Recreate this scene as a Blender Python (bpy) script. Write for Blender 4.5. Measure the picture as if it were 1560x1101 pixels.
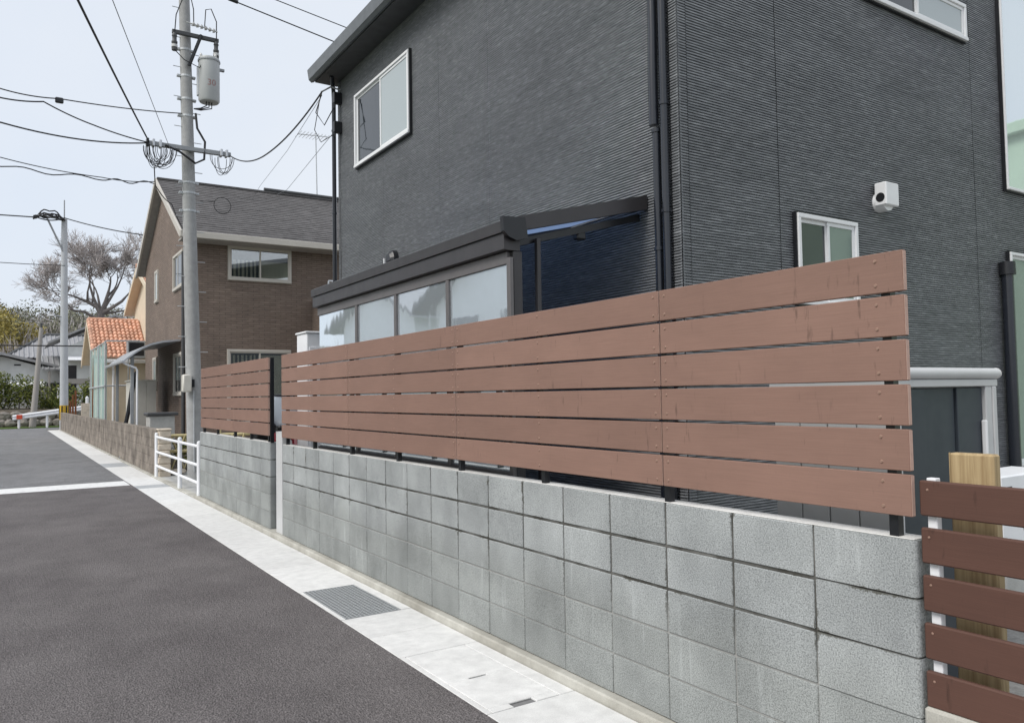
import bpy, bmesh, math, random
from mathutils import Vector, Matrix
R = math.radians
random.seed(7)
scene = bpy.context.scene
for o in list(bpy.data.objects): bpy.data.objects.remove(o)

# ------------------------------------------------------------------ camera
cam = bpy.data.cameras.new('camera'); camo = bpy.data.objects.new('camera', cam)
scene.collection.objects.link(camo)
cam.sensor_width = 36.0; cam.lens = 1187.0/1560.0*36.0
cam.clip_start = 0.05; cam.clip_end = 2000
rot = Matrix(((0.83798, -0.00915, -0.54562), (-0.54548, -0.04396, -0.83697), (-0.01633, 0.99899, -0.04183)))
camo.matrix_world = Matrix.Translation((0, 0, 1.57)) @ rot.to_4x4()
scene.camera = camo
scene.render.resolution_x = 1024; scene.render.resolution_y = 722

# ------------------------------------------------------------------ sky and sun (bright overcast)
SUN_EL, SUN_AZ = R(46), R(262)      # azimuth measured from +Y clockwise: behind the camera, over the road
world = bpy.data.worlds.new('World'); scene.world = world; world.use_nodes = True
wn = world.node_tree.nodes; wl = world.node_tree.links
sky = wn.new('ShaderNodeTexSky'); sky.sky_type = 'NISHITA'; sky.sun_disc = False
sky.sun_elevation = SUN_EL; sky.sun_rotation = SUN_AZ; sky.dust_density = 4.0; sky.air_density = 1.0
mix = wn.new('ShaderNodeMix'); mix.data_type = 'RGBA'; mix.inputs[0].default_value = 0.86
mix.inputs[7].default_value = (5.5, 5.8, 6.2, 1)       # veil of even cloud
wl.new(sky.outputs[0], mix.inputs[6])
wtc = wn.new('ShaderNodeTexCoord'); wno = wn.new('ShaderNodeTexNoise'); wno.inputs['Scale'].default_value = 2.2; wno.inputs['Detail'].default_value = 5; wno.inputs['Roughness'].default_value = .55
wl.new(wtc.outputs['Generated'], wno.inputs['Vector']); wra = wn.new('ShaderNodeValToRGB'); wl.new(wno.outputs[0], wra.inputs[0])
wra.color_ramp.elements[0].position = .35; wra.color_ramp.elements[0].color = (.90, .935, .985, 1); wra.color_ramp.elements[1].position = .68; wra.color_ramp.elements[1].color = (1, 1, 1, 1)
wmu = wn.new('ShaderNodeMix'); wmu.data_type = 'RGBA'; wmu.blend_type = 'MULTIPLY'; wmu.inputs[0].default_value = 1.0; wmu.inputs[6].default_value = (5.75, 6.0, 6.35, 1)
wl.new(wra.outputs[0], wmu.inputs[7]); wl.new(wmu.outputs[2], mix.inputs[7])
bg = wn['Background']; bg.inputs[1].default_value = 0.1
wl.new(mix.outputs[2], bg.inputs[0])
sun = bpy.data.lights.new('sun', 'SUN'); sun.energy = 1.5; sun.angle = R(24); sun.color = (1.0, 0.965, 0.92)
suno = bpy.data.objects.new('sun', sun); scene.collection.objects.link(suno)
sd = Vector((math.sin(SUN_AZ)*math.cos(SUN_EL), math.cos(SUN_AZ)*math.cos(SUN_EL), math.sin(SUN_EL)))
suno.rotation_euler = sd.to_track_quat('Z', 'Y').to_euler()
scene.view_settings.view_transform = 'Standard'; scene.view_settings.look = 'None'
scene.view_settings.gamma = 1.0; scene.view_settings.use_curve_mapping = False
scene.view_settings.exposure = 0.66

# ------------------------------------------------------------------ helpers
COL = scene.collection
ORG = {}
def tag(o, label=None, cat=None, group=None, kind=None):
    if label: o['label'] = label
    if cat: o['category'] = cat
    if group: o['group'] = group
    if kind: o['kind'] = kind
    return o
def thing(name, label, cat, loc=(0, 0, 0), group=None):
    o = bpy.data.objects.new(name, None); COL.objects.link(o); o.empty_display_size = .2
    o.location = loc; ORG[o.name] = Vector(loc)
    return tag(o, label, cat, group)
class MB:
    def __init__(s): s.v = []; s.f = []; s.m = []; s.mi = 0
    def _q(s, base, faces):
        for f in faces: s.f.append(tuple(base+i for i in f)); s.m.append(s.mi)
    def poly(s, pts):
        b = len(s.v); s.v += [tuple(p) for p in pts]; s.f.append(tuple(range(b, b+len(pts)))); s.m.append(s.mi); return s
    def box(s, x0, x1, y0, y1, z0, z1, M=None):
        if x0 > x1: x0, x1 = x1, x0
        if y0 > y1: y0, y1 = y1, y0
        if z0 > z1: z0, z1 = z1, z0
        b = len(s.v); P = [(x, y, z) for z in (z0, z1) for y in (y0, y1) for x in (x0, x1)]
        if M: P = [tuple(M @ Vector(p)) for p in P]
        s.v += P
        s._q(b, [(0, 2, 3, 1), (4, 5, 7, 6), (0, 1, 5, 4), (2, 6, 7, 3), (0, 4, 6, 2), (1, 3, 7, 5)]); return s
    def cbox(s, x0, x1, y0, y1, z0, z1, c=.004, M=None):
        if x0 > x1: x0, x1 = x1, x0
        if y0 > y1: y0, y1 = y1, y0
        if z0 > z1: z0, z1 = z1, z0
        lo = (x0, y0, z0); hi = (x1, y1, z1); idx = {}
        b = len(s.v)
        for k in range(8):
            sg = (k & 1, k >> 1 & 1, k >> 2 & 1)
            for a in range(3):        # the vertex that lies on the face with normal a
                p = []
                for j in range(3):
                    e = hi[j] if sg[j] else lo[j]
                    p.append(e if j == a else e + (-c if sg[j] else c))
                idx[(sg, a)] = len(s.v); s.v.append(tuple(M @ Vector(p)) if M else tuple(p))
        def add(l): s.f.append(tuple(l)); s.m.append(s.mi)
        for a in range(3):
            u, w = (a+1) % 3, (a+2) % 3
            for d in (0, 1):
                q = []
                for (i, j) in ((0, 0), (1, 0), (1, 1), (0, 1)):
                    sg = [0, 0, 0]; sg[a] = d; sg[u] = i; sg[w] = j; q.append(idx[(tuple(sg), a)])
                add(q if d else q[::-1])
        for a in range(3):            # edges parallel to axis a
            u, w = (a+1) % 3, (a+2) % 3
            for i in (0, 1):
                for j in (0, 1):
                    s0 = [0, 0, 0]; s0[u] = i; s0[w] = j; s1 = list(s0); s1[a] = 1
                    s0 = tuple(s0); s1 = tuple(s1)
                    q = [idx[(s0, u)], idx[(s1, u)], idx[(s1, w)], idx[(s0, w)]]
                    add(q if (i == j) == False else q[::-1])
        for k in range(8):
            sg = (k & 1, k >> 1 & 1, k >> 2 & 1)
            q = [idx[(sg, 0)], idx[(sg, 1)], idx[(sg, 2)]]
            add(q if sum(sg) % 2 else q[::-1])
        return s
    def cyl(s, p0, p1, r0, r1=None, n=10, caps=True):
        r1 = r0 if r1 is None else r1
        p0 = Vector(p0); p1 = Vector(p1); d = (p1-p0)
        if d.length < 1e-6: return s
        d.normalize(); a = d.orthogonal().normalized(); c = d.cross(a)
        b = len(s.v)
        for p, r in ((p0, r0), (p1, r1)):
            for i in range(n):
                t = 2*math.pi*i/n; s.v.append(tuple(p + (a*math.cos(t)+c*math.sin(t))*r))
        for i in range(n): s._q(b, [(i, (i+1) % n, n+(i+1) % n, n+i)])
        if caps: s._q(b, [tuple(range(n))[::-1], tuple(range(n, 2*n))])
        return s
    def tube(s, pts, r, n=6):
        pts = [Vector(p) for p in pts]; b = len(s.v); m = len(pts); ref = None
        for k, p in enumerate(pts):
            d = (pts[min(k+1, m-1)]-pts[max(k-1, 0)]).normalized()
            if ref is None: ref = d.orthogonal().normalized()
            a = (ref - d*ref.dot(d))
            a = a.normalized() if a.length > 1e-4 else d.orthogonal().normalized()
            ref = a; c = d.cross(a); rr = r[k] if isinstance(r, (list, tuple)) else r
            for i in range(n):
                t = 2*math.pi*i/n; s.v.append(tuple(p+(a*math.cos(t)+c*math.sin(t))*rr))
        for k in range(m-1):
            for i in range(n):
                s._q(b, [(k*n+i, k*n+(i+1) % n, (k+1)*n+(i+1) % n, (k+1)*n+i)])
        s._q(b, [tuple(range(n))[::-1], tuple(range((m-1)*n, m*n))]); return s
    def lathe(s, c, prof, n=16):      # profile (r, z) about a vertical axis at c
        b = len(s.v); c = Vector(c)
        for r, z in prof:
            for i in range(n):
                t = 2*math.pi*i/n; s.v.append((c.x+r*math.cos(t), c.y+r*math.sin(t), c.z+z))
        for k in range(len(prof)-1):
            for i in range(n): s._q(b, [(k*n+i, k*n+(i+1) % n, (k+1)*n+(i+1) % n, (k+1)*n+i)])
        s._q(b, [tuple(range(n))[::-1], tuple(range((len(prof)-1)*n, len(prof)*n))]); return s
    def prism(s, pts, ax, a0, a1):    # polygon in the other two axes, extruded along ax
        def mk(p, a): q = list(p); q.insert(ax, a); return tuple(q)
        n = len(pts); b = len(s.v); s.v += [mk(p, a0) for p in pts]+[mk(p, a1) for p in pts]
        for i in range(n): s._q(b, [(i, (i+1) % n, n+(i+1) % n, n+i)])
        s._q(b, [tuple(range(n))[::-1], tuple(range(n, 2*n))]); return s
    def leaf(s, p, size, nrm=None, asp=1.0):
        n = Vector((random.gauss(0, 1), random.gauss(0, 1), random.gauss(0, 1)+.4)).normalized() if nrm is None else nrm
        a = n.orthogonal().normalized(); a.rotate(Matrix.Rotation(random.random()*6.28, 3, n)); c = n.cross(a)
        a = a*size; c = c*size*asp; p = Vector(p)
        return s.poly([p-a, p-c*.6, p+a, p+c*.6])
    def build(s, name, mats, parent=None, smooth=False, fix=True, loc=None):
        org = Vector((0, 0, 0))
        if parent is not None: org = ORG[parent.name]
        elif loc is not None: org = Vector(loc)
        me = bpy.data.meshes.new(name)
        me.from_pydata([(v[0]-org.x, v[1]-org.y, v[2]-org.z) for v in s.v], [], s.f)
        if not isinstance(mats, (list, tuple)): mats = [mats]
        for m in mats: me.materials.append(m)
        if len(mats) > 1: me.polygons.foreach_set('material_index', s.m)
        if fix:
            bm = bmesh.new(); bm.from_mesh(me); bmesh.ops.recalc_face_normals(bm, faces=bm.faces); bm.to_mesh(me); bm.free()
        if smooth:
            me.shade_smooth()
            try: me.set_sharp_from_angle(angle=R(38))
            except Exception: pass
        o = bpy.data.objects.new(name, me); COL.objects.link(o)
        if parent is not None: o.parent = parent
        elif loc is not None: o.location = loc
        ORG[o.name] = org
        return o
def inst(o, parent, off):             # copy of a part that shares its mesh, moved by off
    c = o.copy(); COL.objects.link(c); c.parent = parent; c.location = Vector(o.location)+Vector(off); ORG[c.name] = ORG[o.name]+Vector(off)
    return c

# ------------------------------------------------------------------ materials
MATS = {}
class NT:
    def __init__(s, name):
        s.m = bpy.data.materials.new(name); s.m.use_nodes = True; s.t = s.m.node_tree
        s.b = s.t.nodes['Principled BSDF']; MATS[name] = s.m
        s.geo = s.t.nodes.new('ShaderNodeNewGeometry'); s.oi = s.t.nodes.new('ShaderNodeObjectInfo')
        s.tc = s.t.nodes.new('ShaderNodeTexCoord')
    def n(s, t, **k):
        q = s.t.nodes.new(t)
        for a, b in k.items(): setattr(q, a, b)
        return q
    def l(s, a, b): s.t.links.new(a, b)
    def pos(s, scale=(1, 1, 1)):
        q = s.n('ShaderNodeVectorMath', operation='MULTIPLY'); s.l(s.geo.outputs['Position'], q.inputs[0]); q.inputs[1].default_value = scale
        return q.outputs[0]
    def noise(s, scale, vec=None, detail=4, rough=.55):
        q = s.n('ShaderNodeTexNoise'); q.inputs['Scale'].default_value = scale; q.inputs['Detail'].default_value = detail
        q.inputs['Roughness'].default_value = rough
        s.l(vec if vec is not None else s.geo.outputs['Position'], q.inputs['Vector']); return q.outputs['Fac']
    def ramp(s, fac, stops):
        q = s.n('ShaderNodeValToRGB'); s.l(fac, q.inputs[0]); e = q.color_ramp.elements
        while len(e) < len(stops): e.new(.5)
        for i, (p, c) in enumerate(stops): e[i].position = p; e[i].color = (c, c, c, 1) if isinstance(c, (int, float)) else (*c, 1)
        return q.outputs[0]
    def mix(s, a, b, fac, mode='MIX'):
        q = s.n('ShaderNodeMix', data_type='RGBA', blend_type=mode)
        for i, x in ((0, fac), (6, a), (7, b)):
            if isinstance(x, (int, float)): q.inputs[i].default_value = x if i == 0 else (x, x, x, 1)
            elif isinstance(x, tuple): q.inputs[i].default_value = (*x, 1)
            else: s.l(x, q.inputs[i])
        return q.outputs[2]
    def math(s, op, a, b=0.0, c=0.0):
        q = s.n('ShaderNodeMath', operation=op)
        for i, x in enumerate((a, b, c)):
            if isinstance(x, (int, float)): q.inputs[i].default_value = x
            else: s.l(x, q.inputs[i])
        return q.outputs[0]
    def col(s, c):
        if isinstance(c, tuple): s.b.inputs['Base Color'].default_value = (*c, 1)
        else: s.l(c, s.b.inputs['Base Color'])
    def rough(s, r):
        if isinstance(r, (int, float)): s.b.inputs['Roughness'].default_value = r
        else: s.l(r, s.b.inputs['Roughness'])
    def bump(s, h, strength=.3, dist=.01):
        q = s.n('ShaderNodeBump'); q.inputs['Strength'].default_value = strength; q.inputs['Distance'].default_value = dist
        s.l(h, q.inputs['Height']); s.l(q.outputs[0], s.b.inputs['Normal'])
    def sep(s, v):
        q = s.n('ShaderNodeSeparateXYZ'); s.l(v, q.inputs[0]); return q.outputs
def simple(name, c, rough=.6, var=.12, scale=9, bump=0, bs=80, metal=0, spec=.4, rnd=0, stretch=(1, 1, 1), island=0):
    t = NT(name); f = t.noise(scale, t.pos(stretch), 5)
    v = t.ramp(f, [(.25, 1-var), (.75, 1+var)])
    c2 = t.mix(c, v, 1.0, 'MULTIPLY')
    if rnd:
        r = t.ramp(t.oi.outputs['Random'], [(0, 1-rnd), (1, 1+rnd)]); c2 = t.mix(c2, r, 1.0, 'MULTIPLY')
    if island:
        r = t.ramp(t.geo.outputs['Random Per Island'], [(0, 1-island), (1, 1+island)]); c2 = t.mix(c2, r, 1.0, 'MULTIPLY')
    t.col(c2); t.rough(t.ramp(f, [(.2, min(1, rough*1.12)), (.8, rough*.88)])); t.b.inputs['Metallic'].default_value = metal
    t.b.inputs['Specular IOR Level'].default_value = spec
    if bump: t.bump(t.noise(bs, t.pos(stretch), 5), bump, .01)
    return t.m

# asphalt, new and old
def asphalt(name, base, light):
    t = NT(name)
    big = t.noise(.7, None, 6, .6); mid = t.noise(3.2, t.pos((1, .55, 1)), 6, .65); fine = t.noise(150, None, 2, .6); pit = t.noise(55, None, 3, .7)
    vor = t.n('ShaderNodeTexVoronoi'); vor.inputs['Scale'].default_value = 95; t.l(t.geo.outputs['Position'], vor.inputs['Vector'])
    c = t.mix(base, light, t.ramp(big, [(.38, 0), (.68, 1)]))
    c = t.mix(c, t.ramp(mid, [(.3, .90), (.5, 1.0), (.72, 1.12)]), 1.0, 'MULTIPLY')
    c = t.mix(c, t.ramp(fine, [(.3, .55), (.5, 1), (.7, 1.5)]), .9, 'MULTIPLY')
    c = t.mix(c, t.ramp(t.noise(42, None, 3, .75), [(.30, .60), (.5, 1), (.70, 1.42)]), 1.0, 'MULTIPLY')
    c = t.mix(c, (.03, .03, .03), t.math('MULTIPLY', t.ramp(pit, [(.30, 1), (.40, 0)]), t.ramp(mid, [(.40, 1), (.6, .15)])))
    c = t.mix(c, t.mix(light, 2.2, 1.0, 'MULTIPLY'), t.ramp(t.noise(1.9, t.pos((1.6, .7, 1)), 8, .75), [(.66, 0), (.78, .55)]))
    t.col(c); t.rough(.9); t.b.inputs['Specular IOR Level'].default_value = .25
    t.bump(t.math('ADD', vor.outputs['Distance'], t.math('MULTIPLY', fine, .6)), .9, .010)
    return t.m
ASPH = asphalt('asphalt_new', (.128, .117, .117), (.176, .163, .161))
ASPH2 = asphalt('asphalt_old', (.20, .20, .205), (.25, .25, .255))
def concrete(name, base, dark, wear=.5, rnd=.05):
    t = NT(name)
    a = t.noise(1.6, None, 7, .65); b = t.noise(11, None, 6, .6); f = t.noise(160, None, 2)
    c = t.mix(dark, base, t.ramp(a, [(.5-wear*.4, 0), (.62, 1)]))
    c = t.mix(c, t.ramp(b, [(.3, .88), (.7, 1.08)]), 1, 'MULTIPLY')
    c = t.mix(c, t.ramp(f, [(.3, .85), (.7, 1.1)]), .7, 'MULTIPLY')
    c = t.mix(c, t.ramp(t.oi.outputs['Random'], [(0, 1-rnd), (1, 1+rnd)]), 1, 'MULTIPLY')
    t.col(c); t.rough(.88); t.bump(t.math('ADD', f, b), .25, .004); return t.m
SLAB = concrete('gutter_concrete', (.72, .72, .705), (.675, .675, .66), .25)
CAPM = concrete('pale_cap', (.74, .73, .70), (.62, .61, .58), .3)
KERB = concrete('kerb_concrete', (.50, .49, .44), (.27, .255, .215), .6)
CONC = concrete('yard_concrete', (.48, .48, .46), (.36, .355, .335), .5)
POLEC = concrete('pole_concrete', (.42, .425, .42), (.34, .34, .335), .5)
# concrete blocks: speckled face, dirt along the upper joints
def blockmat(name, base, dark, speck, stain, hz=.1, hy=.2):
    t = NT(name)
    o = t.sep(t.tc.outputs['Object'])
    a = t.noise(2.3, t.pos((1, 1, .8)), 6, .6); f = t.noise(170, None, 2, .6); g = t.noise(75, None, 3, .7)
    c = t.mix(dark, base, t.ramp(a, [(.34, 0), (.64, 1)]))
    c = t.mix(c, t.ramp(t.oi.outputs['Random'], [(0, .90), (1, 1.08)]), 1, 'MULTIPLY')
    c = t.mix(c, t.ramp(f, [(.32, .50), (.5, 1), (.68, 1.32)]), speck, 'MULTIPLY')
    c = t.mix(c, tuple(x*.45 for x in base), t.ramp(g, [(.27, .8), (.36, 0)]))
    if stain:      # damp, darker lower courses with a ragged edge
        dz = t.math('ADD', t.sep(t.geo.outputs['Position'])[2], t.math('MULTIPLY', t.noise(1.4, t.pos((1, 1, .6)), 5, .6), -.55))
        c = t.mix(c, t.mix(c, (.80, .80, .78), 1.0, 'MULTIPLY'), t.ramp(dz, [(.16, 1), (.40, 0)]))
    # whitish lime runs
    run = t.noise(1.0, t.pos((22, 22, 1.6)), 4, .6)
    c = t.mix(c, tuple(min(1, x*1.25) for x in base), t.math('MULTIPLY', t.ramp(run, [(.60, 0), (.74, .6)]), t.ramp(a, [(.45, 0), (.6, 1)])))
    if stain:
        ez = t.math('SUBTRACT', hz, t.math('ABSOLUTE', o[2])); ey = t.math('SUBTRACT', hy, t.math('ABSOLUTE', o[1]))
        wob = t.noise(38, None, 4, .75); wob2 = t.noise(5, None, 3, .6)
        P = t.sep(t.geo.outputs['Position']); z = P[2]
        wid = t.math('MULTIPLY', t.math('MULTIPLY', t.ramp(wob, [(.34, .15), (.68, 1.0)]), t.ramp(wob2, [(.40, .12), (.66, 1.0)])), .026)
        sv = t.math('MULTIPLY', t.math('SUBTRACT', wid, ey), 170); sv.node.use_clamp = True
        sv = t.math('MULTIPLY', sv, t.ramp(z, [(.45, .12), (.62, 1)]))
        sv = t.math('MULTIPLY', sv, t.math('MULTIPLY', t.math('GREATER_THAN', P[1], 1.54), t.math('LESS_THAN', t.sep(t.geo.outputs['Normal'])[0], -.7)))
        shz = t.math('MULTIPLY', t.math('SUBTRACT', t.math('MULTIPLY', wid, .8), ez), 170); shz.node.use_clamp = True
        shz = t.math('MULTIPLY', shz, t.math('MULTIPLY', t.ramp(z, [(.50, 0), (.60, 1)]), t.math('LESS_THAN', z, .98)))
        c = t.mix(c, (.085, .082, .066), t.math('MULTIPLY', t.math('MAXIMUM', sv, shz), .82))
    t.col(c); t.rough(.93); t.b.inputs['Specular IOR Level'].default_value = .2
    t.bump(t.math('ADD', f, t.math('MULTIPLY', g, .7)), .5, .004); return t.m
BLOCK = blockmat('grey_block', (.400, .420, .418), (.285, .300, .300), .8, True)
OLDBL = blockmat('old_block', (.33, .29, .25), (.14, .122, .105), .9, False)
tm = NT('mortar'); z = tm.sep(tm.geo.outputs['Position'])[2]
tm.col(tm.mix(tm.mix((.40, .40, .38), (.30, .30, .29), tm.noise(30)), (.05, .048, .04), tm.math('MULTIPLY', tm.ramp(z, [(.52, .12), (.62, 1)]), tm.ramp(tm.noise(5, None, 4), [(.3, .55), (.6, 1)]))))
tm.rough(.95); MORTAR = tm.m
# composite fence board
def board(name, base, rnd=.05):
    t = NT(name)
    gr = t.noise(1, t.pos((40, 6, 420)), 3, .55); bl = t.noise(2.2, t.pos((1, 1, 2)), 5, .6)
    st = t.noise(1, t.pos((30, 38, 7)), 3, .6)
    c = t.mix(base, t.ramp(gr, [(.25, .91), (.75, 1.08)]), 1, 'MULTIPLY')
    c = t.mix(c, t.ramp(bl, [(.3, .93), (.7, 1.07)]), 1, 'MULTIPLY')
    c = t.mix(c, tuple(x*.45 for x in base), t.math('MULTIPLY', t.ramp(st, [(.63, 0), (.74, .75)]), t.ramp(t.noise(1.3), [(.5, 0), (.62, 1)])))
    c = t.mix(c, t.ramp(t.oi.outputs['Random'], [(0, 1-rnd), (1, 1+rnd)]), 1, 'MULTIPLY')
    t.col(c); t.rough(.62); t.b.inputs['Specular IOR Level'].default_value = .35
    t.bump(gr, .12, .002); return t.m
BOARD = board('brown_board', (.250, .150, .116), .08)
BOARD_END = simple('board_end', (.50, .34, .28), .8, .1, 60)
BOARD2 = board('dark_brown_board', (.098, .048, .035), .06)
SCREW = simple('screw', (.34, .22, .17), .4, .05, metal=.3)
# dark ribbed siding
t = NT('ribbed_siding')
d1 = t.noise(1, t.pos((1.6, 1.6, 75)), 3, .7); d2 = t.noise(1, t.pos((.8, .8, 3)), 3, .6); d3 = t.noise(1, t.pos((9, 9, 120)), 2, .6)
c = t.mix((.138, .146, .157), (.212, .222, .235), t.ramp(d1, [(.30, 0), (.70, 1)]))
c = t.mix(c, (.44, .46, .48), t.math('MULTIPLY', t.ramp(d3, [(.50, 0), (.72, .6)]), t.ramp(d1, [(.40, .55), (.6, 1)])))
c = t.mix(c, (.035, .04, .048), t.ramp(d3, [(.28, .5), (.42, 0)]))
c = t.mix(c, t.ramp(d2, [(.3, .9), (.7, 1.1)]), 1, 'MULTIPLY')
t.col(c); t.rough(.5); t.b.inputs['Specular IOR Level'].default_value = .45; t.bump(d3, .2, .002); SIDING = t.m
SEAL = simple('siding_joint', (.10, .108, .118), .7)
BLACK = simple('black_metal', (.012, .013, .016), .35, .1, spec=.5)
BLACKG = simple('black_gloss_pipe', (.016, .019, .026), .22, .1, spec=.6)
BRONZE = simple('dark_bronze', (.050, .047, .050), .42, .06, spec=.5, metal=.2)
BRONZE2 = simple('bronze_frame', (.16, .15, .15), .4, .06, metal=.35)
WHITE = simple('white_aluminium', (.76, .77, .78), .38, .04)
WHITEP = simple('white_paint', (.80, .81, .83), .5, .06, 4)
CREAM = simple('cream_metal', (.62, .60, .54), .5, .05)
SILVER = simple('silver_aluminium', (.55, .57, .60), .38, .06, metal=.55)
EAVE = simple('eave_grey', (.135, .145, .155), .4)
SATIN = simple('satin_grey', (.55, .555, .555), .45, .05, 6)
GALV = simple('galvanised', (.50, .52, .53), .5, .12, 30, metal=.4)
GREY = simple('grey_metal', (.30, .315, .33), .5, .08)
LGREY = simple('light_grey_metal', (.40, .41, .41), .5, .05)
SLATE = simple('slate_door', (.040, .050, .062), .5, .06)
DGREY = simple('dark_grey', (.07, .072, .075), .5)
DFOUND = simple('foundation', (.20, .20, .20), .85, .1, 14, .2)
TIMBER = None
t = NT('timber'); g = t.noise(1, t.pos((60, 60, 3)), 4, .6); k = t.n('ShaderNodeTexVoronoi'); k.inputs['Scale'].default_value = 1; t.l(t.pos((26, 26, 1.1)), k.inputs['Vector'])
c = t.mix((.30, .205, .10), (.52, .40, .225), t.ramp(g, [(.3, 0), (.7, 1)])); c = t.mix(c, (.05, .035, .02), t.ramp(k.outputs['Distance'], [(.02, .9), (.07, 0)]))
t.col(c); t.rough(.75); t.bump(g, .4, .004); TIMBER = t.m
WOODB = simple('brown_wood', (.20, .075, .03), .7, .2, 20)
WEATH = simple('weathered_wood', (.34, .32, .30), .85, .15, 12, .3, 60, stretch=(8, 8, 1))
BAMBOO = simple('bamboo', (.55, .47, .25), .6, .18, 12)
def glass(name, base, rough=.04, wav=0.0, spec=.9, coat=.0):
    t = NT(name); t.col(base); t.rough(rough); t.b.inputs['Specular IOR Level'].default_value = spec
    if coat: t.b.inputs['Coat Weight'].default_value = coat; t.b.inputs['Coat Roughness'].default_value = .02
    if wav: t.bump(t.noise(1.5, t.pos((1, 1.2, .5)), 3, .5), wav, .06)
    return t.m
GLASS_D = glass('dark_glass', (.022, .028, .034), .04, .05)
GLASS_F = glass('frosted_pane', (.36, .41, .42), .12, .0, .6, .4)
GLASS_S = glass('sunroom_glass', (.76, .84, .90), .03, .035, 1.0, .3); GLASS_S.node_tree.nodes['Principled BSDF'].inputs['Metallic'].default_value = .72
GLASS_B = glass('big_window_glass', (.74, .80, .82), .03, .03, 1.0, .3); GLASS_B.node_tree.nodes['Principled BSDF'].inputs['Metallic'].default_value = .7
tcl = NT('clear_pane'); tt_ = tcl.n('ShaderNodeBsdfTransparent'); tt_.inputs[0].default_value = (.9, .93, .92, 1); tgl = tcl.n('ShaderNodeBsdfGlossy'); tgl.inputs['Roughness'].default_value = .02
tms = tcl.n('ShaderNodeMixShader'); tms.inputs[0].default_value = .34; tcl.l(tt_.outputs[0], tms.inputs[1]); tcl.l(tgl.outputs[0], tms.inputs[2]); tcl.l(tms.outputs[0], tcl.t.nodes['Material Output'].inputs[0]); CLEAR = tcl.m
ROOM = simple('dim_room', (.10, .115, .13), .9); DRAPE = simple('drape', (.62, .59, .50), .9, .1, 6)
GLASS_G = glass('green_pane', (.17, .22, .20), .08, .0, .7, .5)
tb = NT('blue_roof_sheet'); tb.col((.05, .19, .50)); tb.rough(.25); tl_ = tb.n('ShaderNodeBsdfTranslucent'); tl_.inputs[0].default_value = (.44, .53, .68, 1); ms_ = tb.n('ShaderNodeMixShader'); ms_.inputs[0].default_value = .8
tb.l(tb.b.outputs[0], ms_.inputs[1]); tb.l(tl_.outputs[0], ms_.inputs[2]); tb.l(ms_.outputs[0], tb.t.nodes['Material Output'].inputs[0]); BLUESH = tb.m
tg = NT('green_net'); tg.col(tg.mix((.30, .46, .43), (.42, .56, .54), tg.noise(1, tg.pos((14, 14, .7))))); tg.rough(.8); tg.b.inputs['Alpha'].default_value = .62; NET = tg.m
tw = NT('windscreen'); tw.col((.42, .47, .53)); tw.rough(.08); tw.b.inputs['Alpha'].default_value = .8; WSCR = tw.m
RED = simple('red_paint', (.42, .012, .025), .3, .05); RUBBER = simple('rubber', (.02, .02, .02), .8)
REDR = simple('red_reflector', (.62, .085, .04), .5); YEL = simple('yellow_band', (.52, .33, .03), .6, .1)
CURTAIN = None
t = NT('curtain_glass'); w = t.n('ShaderNodeTexWave'); w.inputs['Scale'].default_value = 2.4; w.inputs['Distortion'].default_value = 1.5; t.l(t.pos((1, 1, .05)), w.inputs['Vector'])
t.col(t.mix((.11, .115, .10), (.215, .215, .185), w.outputs['Fac'])); t.rough(.35); t.b.inputs['Coat Weight'].default_value = .6; t.b.inputs['Coat Roughness'].default_value = .03; CURTAIN = t.m
# brown border-brick siding of the second house
t = NT('brown_brick_siding'); p = t.sep(t.geo.outputs['Position']); cx = t.n('ShaderNodeCombineXYZ')
t.l(t.math('ADD', p[0], p[1]), cx.inputs[0]); t.l(p[2], cx.inputs[1])
br = t.n('ShaderNodeTexBrick'); br.offset = .5; t.l(cx.outputs[0], br.inputs['Vector']); br.inputs['Scale'].default_value = 1
br.inputs['Brick Width'].default_value = .30; br.inputs['Row Height'].default_value = .06; br.inputs['Mortar Size'].default_value = .008; br.inputs['Bias'].default_value = -.1
br.inputs['Color1'].default_value = (.186, .141, .113, 1); br.inputs['Color2'].default_value = (.224, .173, .141, 1); br.inputs['Mortar'].default_value = (.125, .095, .078, 1)
c = t.mix(br.outputs['Color'], t.ramp(t.noise(1.1, None, 5), [(.3, .85), (.7, 1.12)]), 1, 'MULTIPLY'); c = t.mix(c, t.ramp(t.noise(1, t.pos((5, 5, 40)), 3), [(.3, .8), (.7, 1.2)]), 1, 'MULTIPLY')
t.col(c); t.rough(.85); t.bump(t.math('SUBTRACT', 1.0, br.outputs['Fac']), .6, .02); BRICK = t.m
t = NT('shingle'); nn = t.noise(1, t.pos((5, 5, 5)), 4, .7); n2 = t.noise(.5, None, 4)
c = t.mix((.075, .071, .071), (.130, .124, .124), t.ramp(nn, [(.3, 0), (.7, 1)])); c = t.mix(c, t.ramp(n2, [(.3, .85), (.7, 1.15)]), 1, 'MULTIPLY')
t.col(c); t.rough(.9); SHINGLE = t.m
BEIGE = simple('beige_trim', (.52, .49, .44), .6, .06, 2)
SOFFIT = simple('soffit', (.34, .32, .30), .7)
CREAMW = simple('cream_render', (.66, .57, .44), .85, .07, 3, .2, 90)
TILE_O = simple('orange_tile', (.58, .33, .23), .7, .14, 4, island=.25)
TILE_G = simple('grey_tile', (.30, .30, .31), .65, .14, 5, island=.16)
WHITEH = simple('bright_white_render', (.86, .87, .88), .85, .05, 2)
WALLW = simple('white_render', (.60, .61, .60), .85, .1, 2)
STONE = simple('pale_stone', (.56, .49, .40), .9, .25, 7, .6, 30)
ROCK = simple('bank_stone', (.22, .20, .18), .95, .4, 3, .6, 12, island=.3)
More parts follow.
